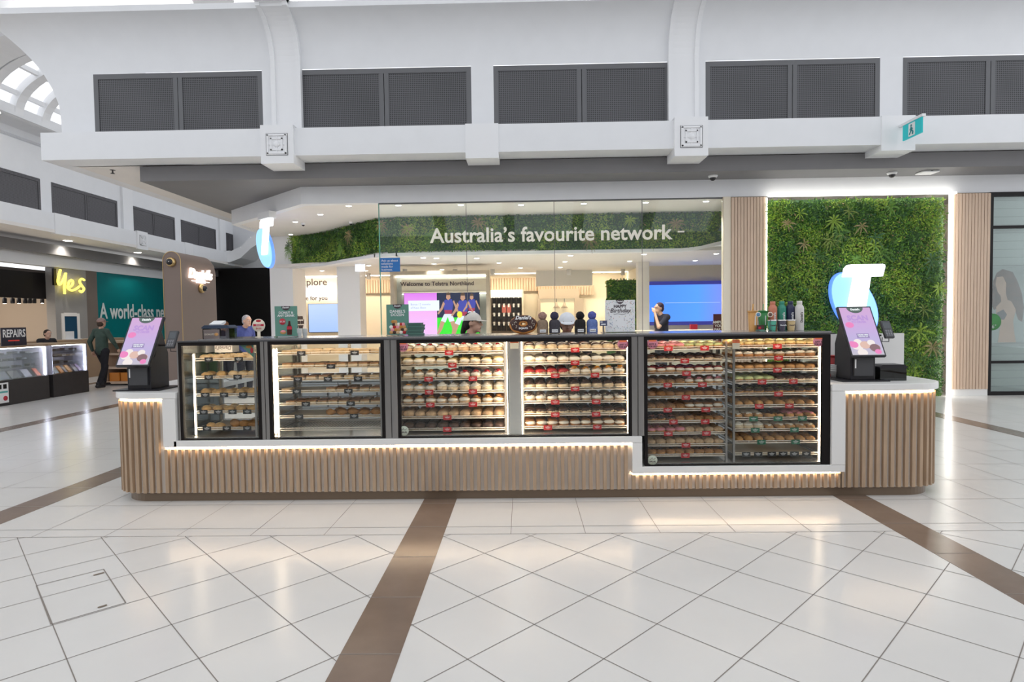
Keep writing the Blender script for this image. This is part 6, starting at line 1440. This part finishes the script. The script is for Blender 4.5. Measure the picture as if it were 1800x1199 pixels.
    if cap:
        cm_ = mat('cap_fabric', cap, .8, var=.05, scale=30); b = MB(); vs = []; n = 22
        for i in range(9):
            a = R_(90*i/8)
            for q in range(n): g = 6.283*q/n; vs.append(H(.094*math.cos(a)*math.cos(g), .012+.108*math.cos(a)*math.sin(g), .035+.098*math.sin(a)))
        b.add(vs, [(i*n+q, i*n+(q+1) % n, (i+1)*n+(q+1) % n, (i+1)*n+q) for i in range(8) for q in range(n)], True)
        vs = []
        for dz in (0, -.006):
            for i in range(11):
                a = R_(-150+120*i/10); vs.append(H(.088*math.cos(a), .012+.10*math.sin(a), .042+dz)); 
            for i in range(11):
                a = R_(-150+120*i/10); vs.append(H(.085*math.cos(a), .0+.175*math.sin(a), .030+dz))
        b.add(vs, [(i, i+1, 12+i, 11+i) for i in range(10)]+[(22+i, 33+i, 34+i, 23+i) for i in range(10)]+[(11+i, 12+i, 34+i, 33+i) for i in range(10)], True)
        b.build('cap', cm_, t)
    sh_ = [('e', lerp(j['chest'], j['neck'], .25), (.180, .120, .155)), ('e', j['chest'], (.160, .115, .17)), ('c', j['hip'], j['chest'], .14, .135), ('e', j['hip'], (.172, .125, .10)), ('c', j['shL'], j['shR'], .072, .072)]
    for S_ in 'LR':
        sh_ += [('c', j['sh'+S_], lerp(j['sh'+S_], j['el'+S_], min(1, sleeve)), .066, .055)]
        if sleeve > 1: sh_ += [('c', j['el'+S_], lerp(j['el'+S_], j['ha'+S_], .95), .052, .038)]
    remesh('shirt', sh_, .011, mat('shirt_fabric', shirt, .85, var=.12, scale=12, bump=.2), t, 3)
    pn = [('c', j['hL'], j['hR'], .105, .105)]
    for S_ in 'LR': pn += [('c', j['h'+S_], j['k'+S_], .098, .070), ('c', j['k'+S_], lerp(j['k'+S_], j['a'+S_], .92), .068, .056)]
    remesh('trousers', pn, .011, mat('trouser_fabric', pants, .85, var=.12, scale=12), t, 3)
    for S_ in 'LR':
        a = Vector(j['a'+S_]); remesh('shoe', [('c', tuple(a+Vector((0, .035, -.040))), tuple(a+Vector((0, -.14, -.048))), .048, .040), ('c', tuple(a), tuple(a+Vector((0, .02, .03))), .045, .045)], .010, M['blackplastic'], t, 2)
    return t
# walking man seen from behind
person((-10.45, 14.75, 0), R_(165), 'person in a dark green hooded top, grey cap and black trousers walking away at left', dict(kL=(.10, -.16, .54), aL=(.10, -.10, .13), aR=(-.09, .20, .11), kR=(-.1, .04, .50), elL=(.27, .10, 1.16), haL=(.28, .02, .93), elR=(-.27, -.08, 1.16), haR=(-.27, -.20, .98)), shirt=(.045, .075, .06), pants=(.012, .011, .016), cap=(.30, .20, .18), sleeve=2, s=1.0)
# server in profile
P = PY(828, 571, 6.75); person((P.x-.02, 6.75, 0), R_(78), 'person in a pale cap and black shirt in profile behind the wide donut case', dict(head=(0, -.05, 1.60), elL=(.22, -.10, 1.15), haL=(.16, -.30, 1.05), elR=(-.22, -.10, 1.15), haR=(-.14, -.30, 1.05)), shirt=(.02, .014, .018), hair=(.02, .014, .012), cap=(.66, .62, .56), longhair=True, s=PY(828, 565, 6.75).z/1.625, sleeve=.6)
# server bending, seen from the front with the face down
P = PY(996, 575, 6.75); person((P.x, 6.85, 0), R_(0), 'person in a white cap leaning forward over the trays in the middle of the kiosk', dict(head=(0, -.16, 1.55), neck=(0, -.08, 1.42), chest=(0, -.03, 1.24), shL=(.19, -.04, 1.37), shR=(-.19, -.04, 1.37), elL=(.26, -.18, 1.13), haL=(.16, -.36, 1.02), elR=(-.26, -.18, 1.13), haR=(-.16, -.36, 1.02)), sk=skin2, shirt=(.025, .02, .025), hair=(.02, .014, .012), cap=(.74, .76, .80), headrx=R_(10), s=.985, sleeve=.6)
# man with hand at his face inside the shop
P = PY(1163, 542, 13.9); person((P.x, 13.9, 0), R_(-70), 'person in black shirt, hand raised to the face, before the blue screen', dict(haL=(.05, -.19, 1.50), elL=(.2, -.20, 1.22), head=(0, -.07, 1.60)), shirt=(.012, .012, .03), hair=(.03, .01, .03), s=PY(1163, 540, 13.9).z/1.63, sleeve=.7)
# seated attendant
P = PX(82, 596, -12.4); person((P.x, P.y, -.17), R_(70), 'person with dark tied back hair and black top seated behind the oak counter', dict(haL=(.15, -.3, 1.12), haR=(-.15, -.3, 1.12), elL=(.24, -.1, 1.15), elR=(-.24, -.1, 1.15), kL=(.1, -.40, .84), kR=(-.1, -.40, .84), aL=(.1, -.42, .28), aR=(-.1, -.42, .28), head=(0, -.06, 1.60)), shirt=(.012, .012, .016), hair=(.03, .018, .012), sleeve=2, s=.95)
st_ = empty('stool', (P.x, P.y, 0), 0, 'round stool under the attendant behind the oak counter', 'stool'); MB().lathe([(.16, .50), (.17, .52), (.17, .56), (0, .57)], n=20).build('seat', M['blackplastic'], st_); MB().lathe([(.17, 0), (.17, .02), (.03, .03), (.03, .50)], n=20).build('base', M['steel'], st_)
# two passers-by in front of the black wall
P = PY(400, 567, 14.5); person((P.x, 14.5, 0), R_(-30), 'person with curly brown hair and a dark top, seen over the narrow pastry case', dict(head=(0, -.1, 1.56)), shirt=(.05, .035, .06), hair=(.22, .10, .045), sleeve=2, s=PY(400, 572, 14.5).z/1.58)
P = PY(428, 560, 12.6); person((P.x, 12.6, 0), R_(60), 'person with short grey hair and a blue jumper, left of the round price sign', dict(head=(0, -.12, 1.58)), shirt=(.06, .08, .26), hair=(.40, .38, .40), sleeve=2, s=PY(437, 563, 12.6).z/1.60)
# ================================================================== tidy prototypes
for o in [q for q in bpy.data.objects if q.parent is None and q.location.z < -40]:
    for ch in list(o.children):
        for g_ in list(ch.children): bpy.data.objects.remove(g_)
        bpy.data.objects.remove(ch)
    bpy.data.objects.remove(o)
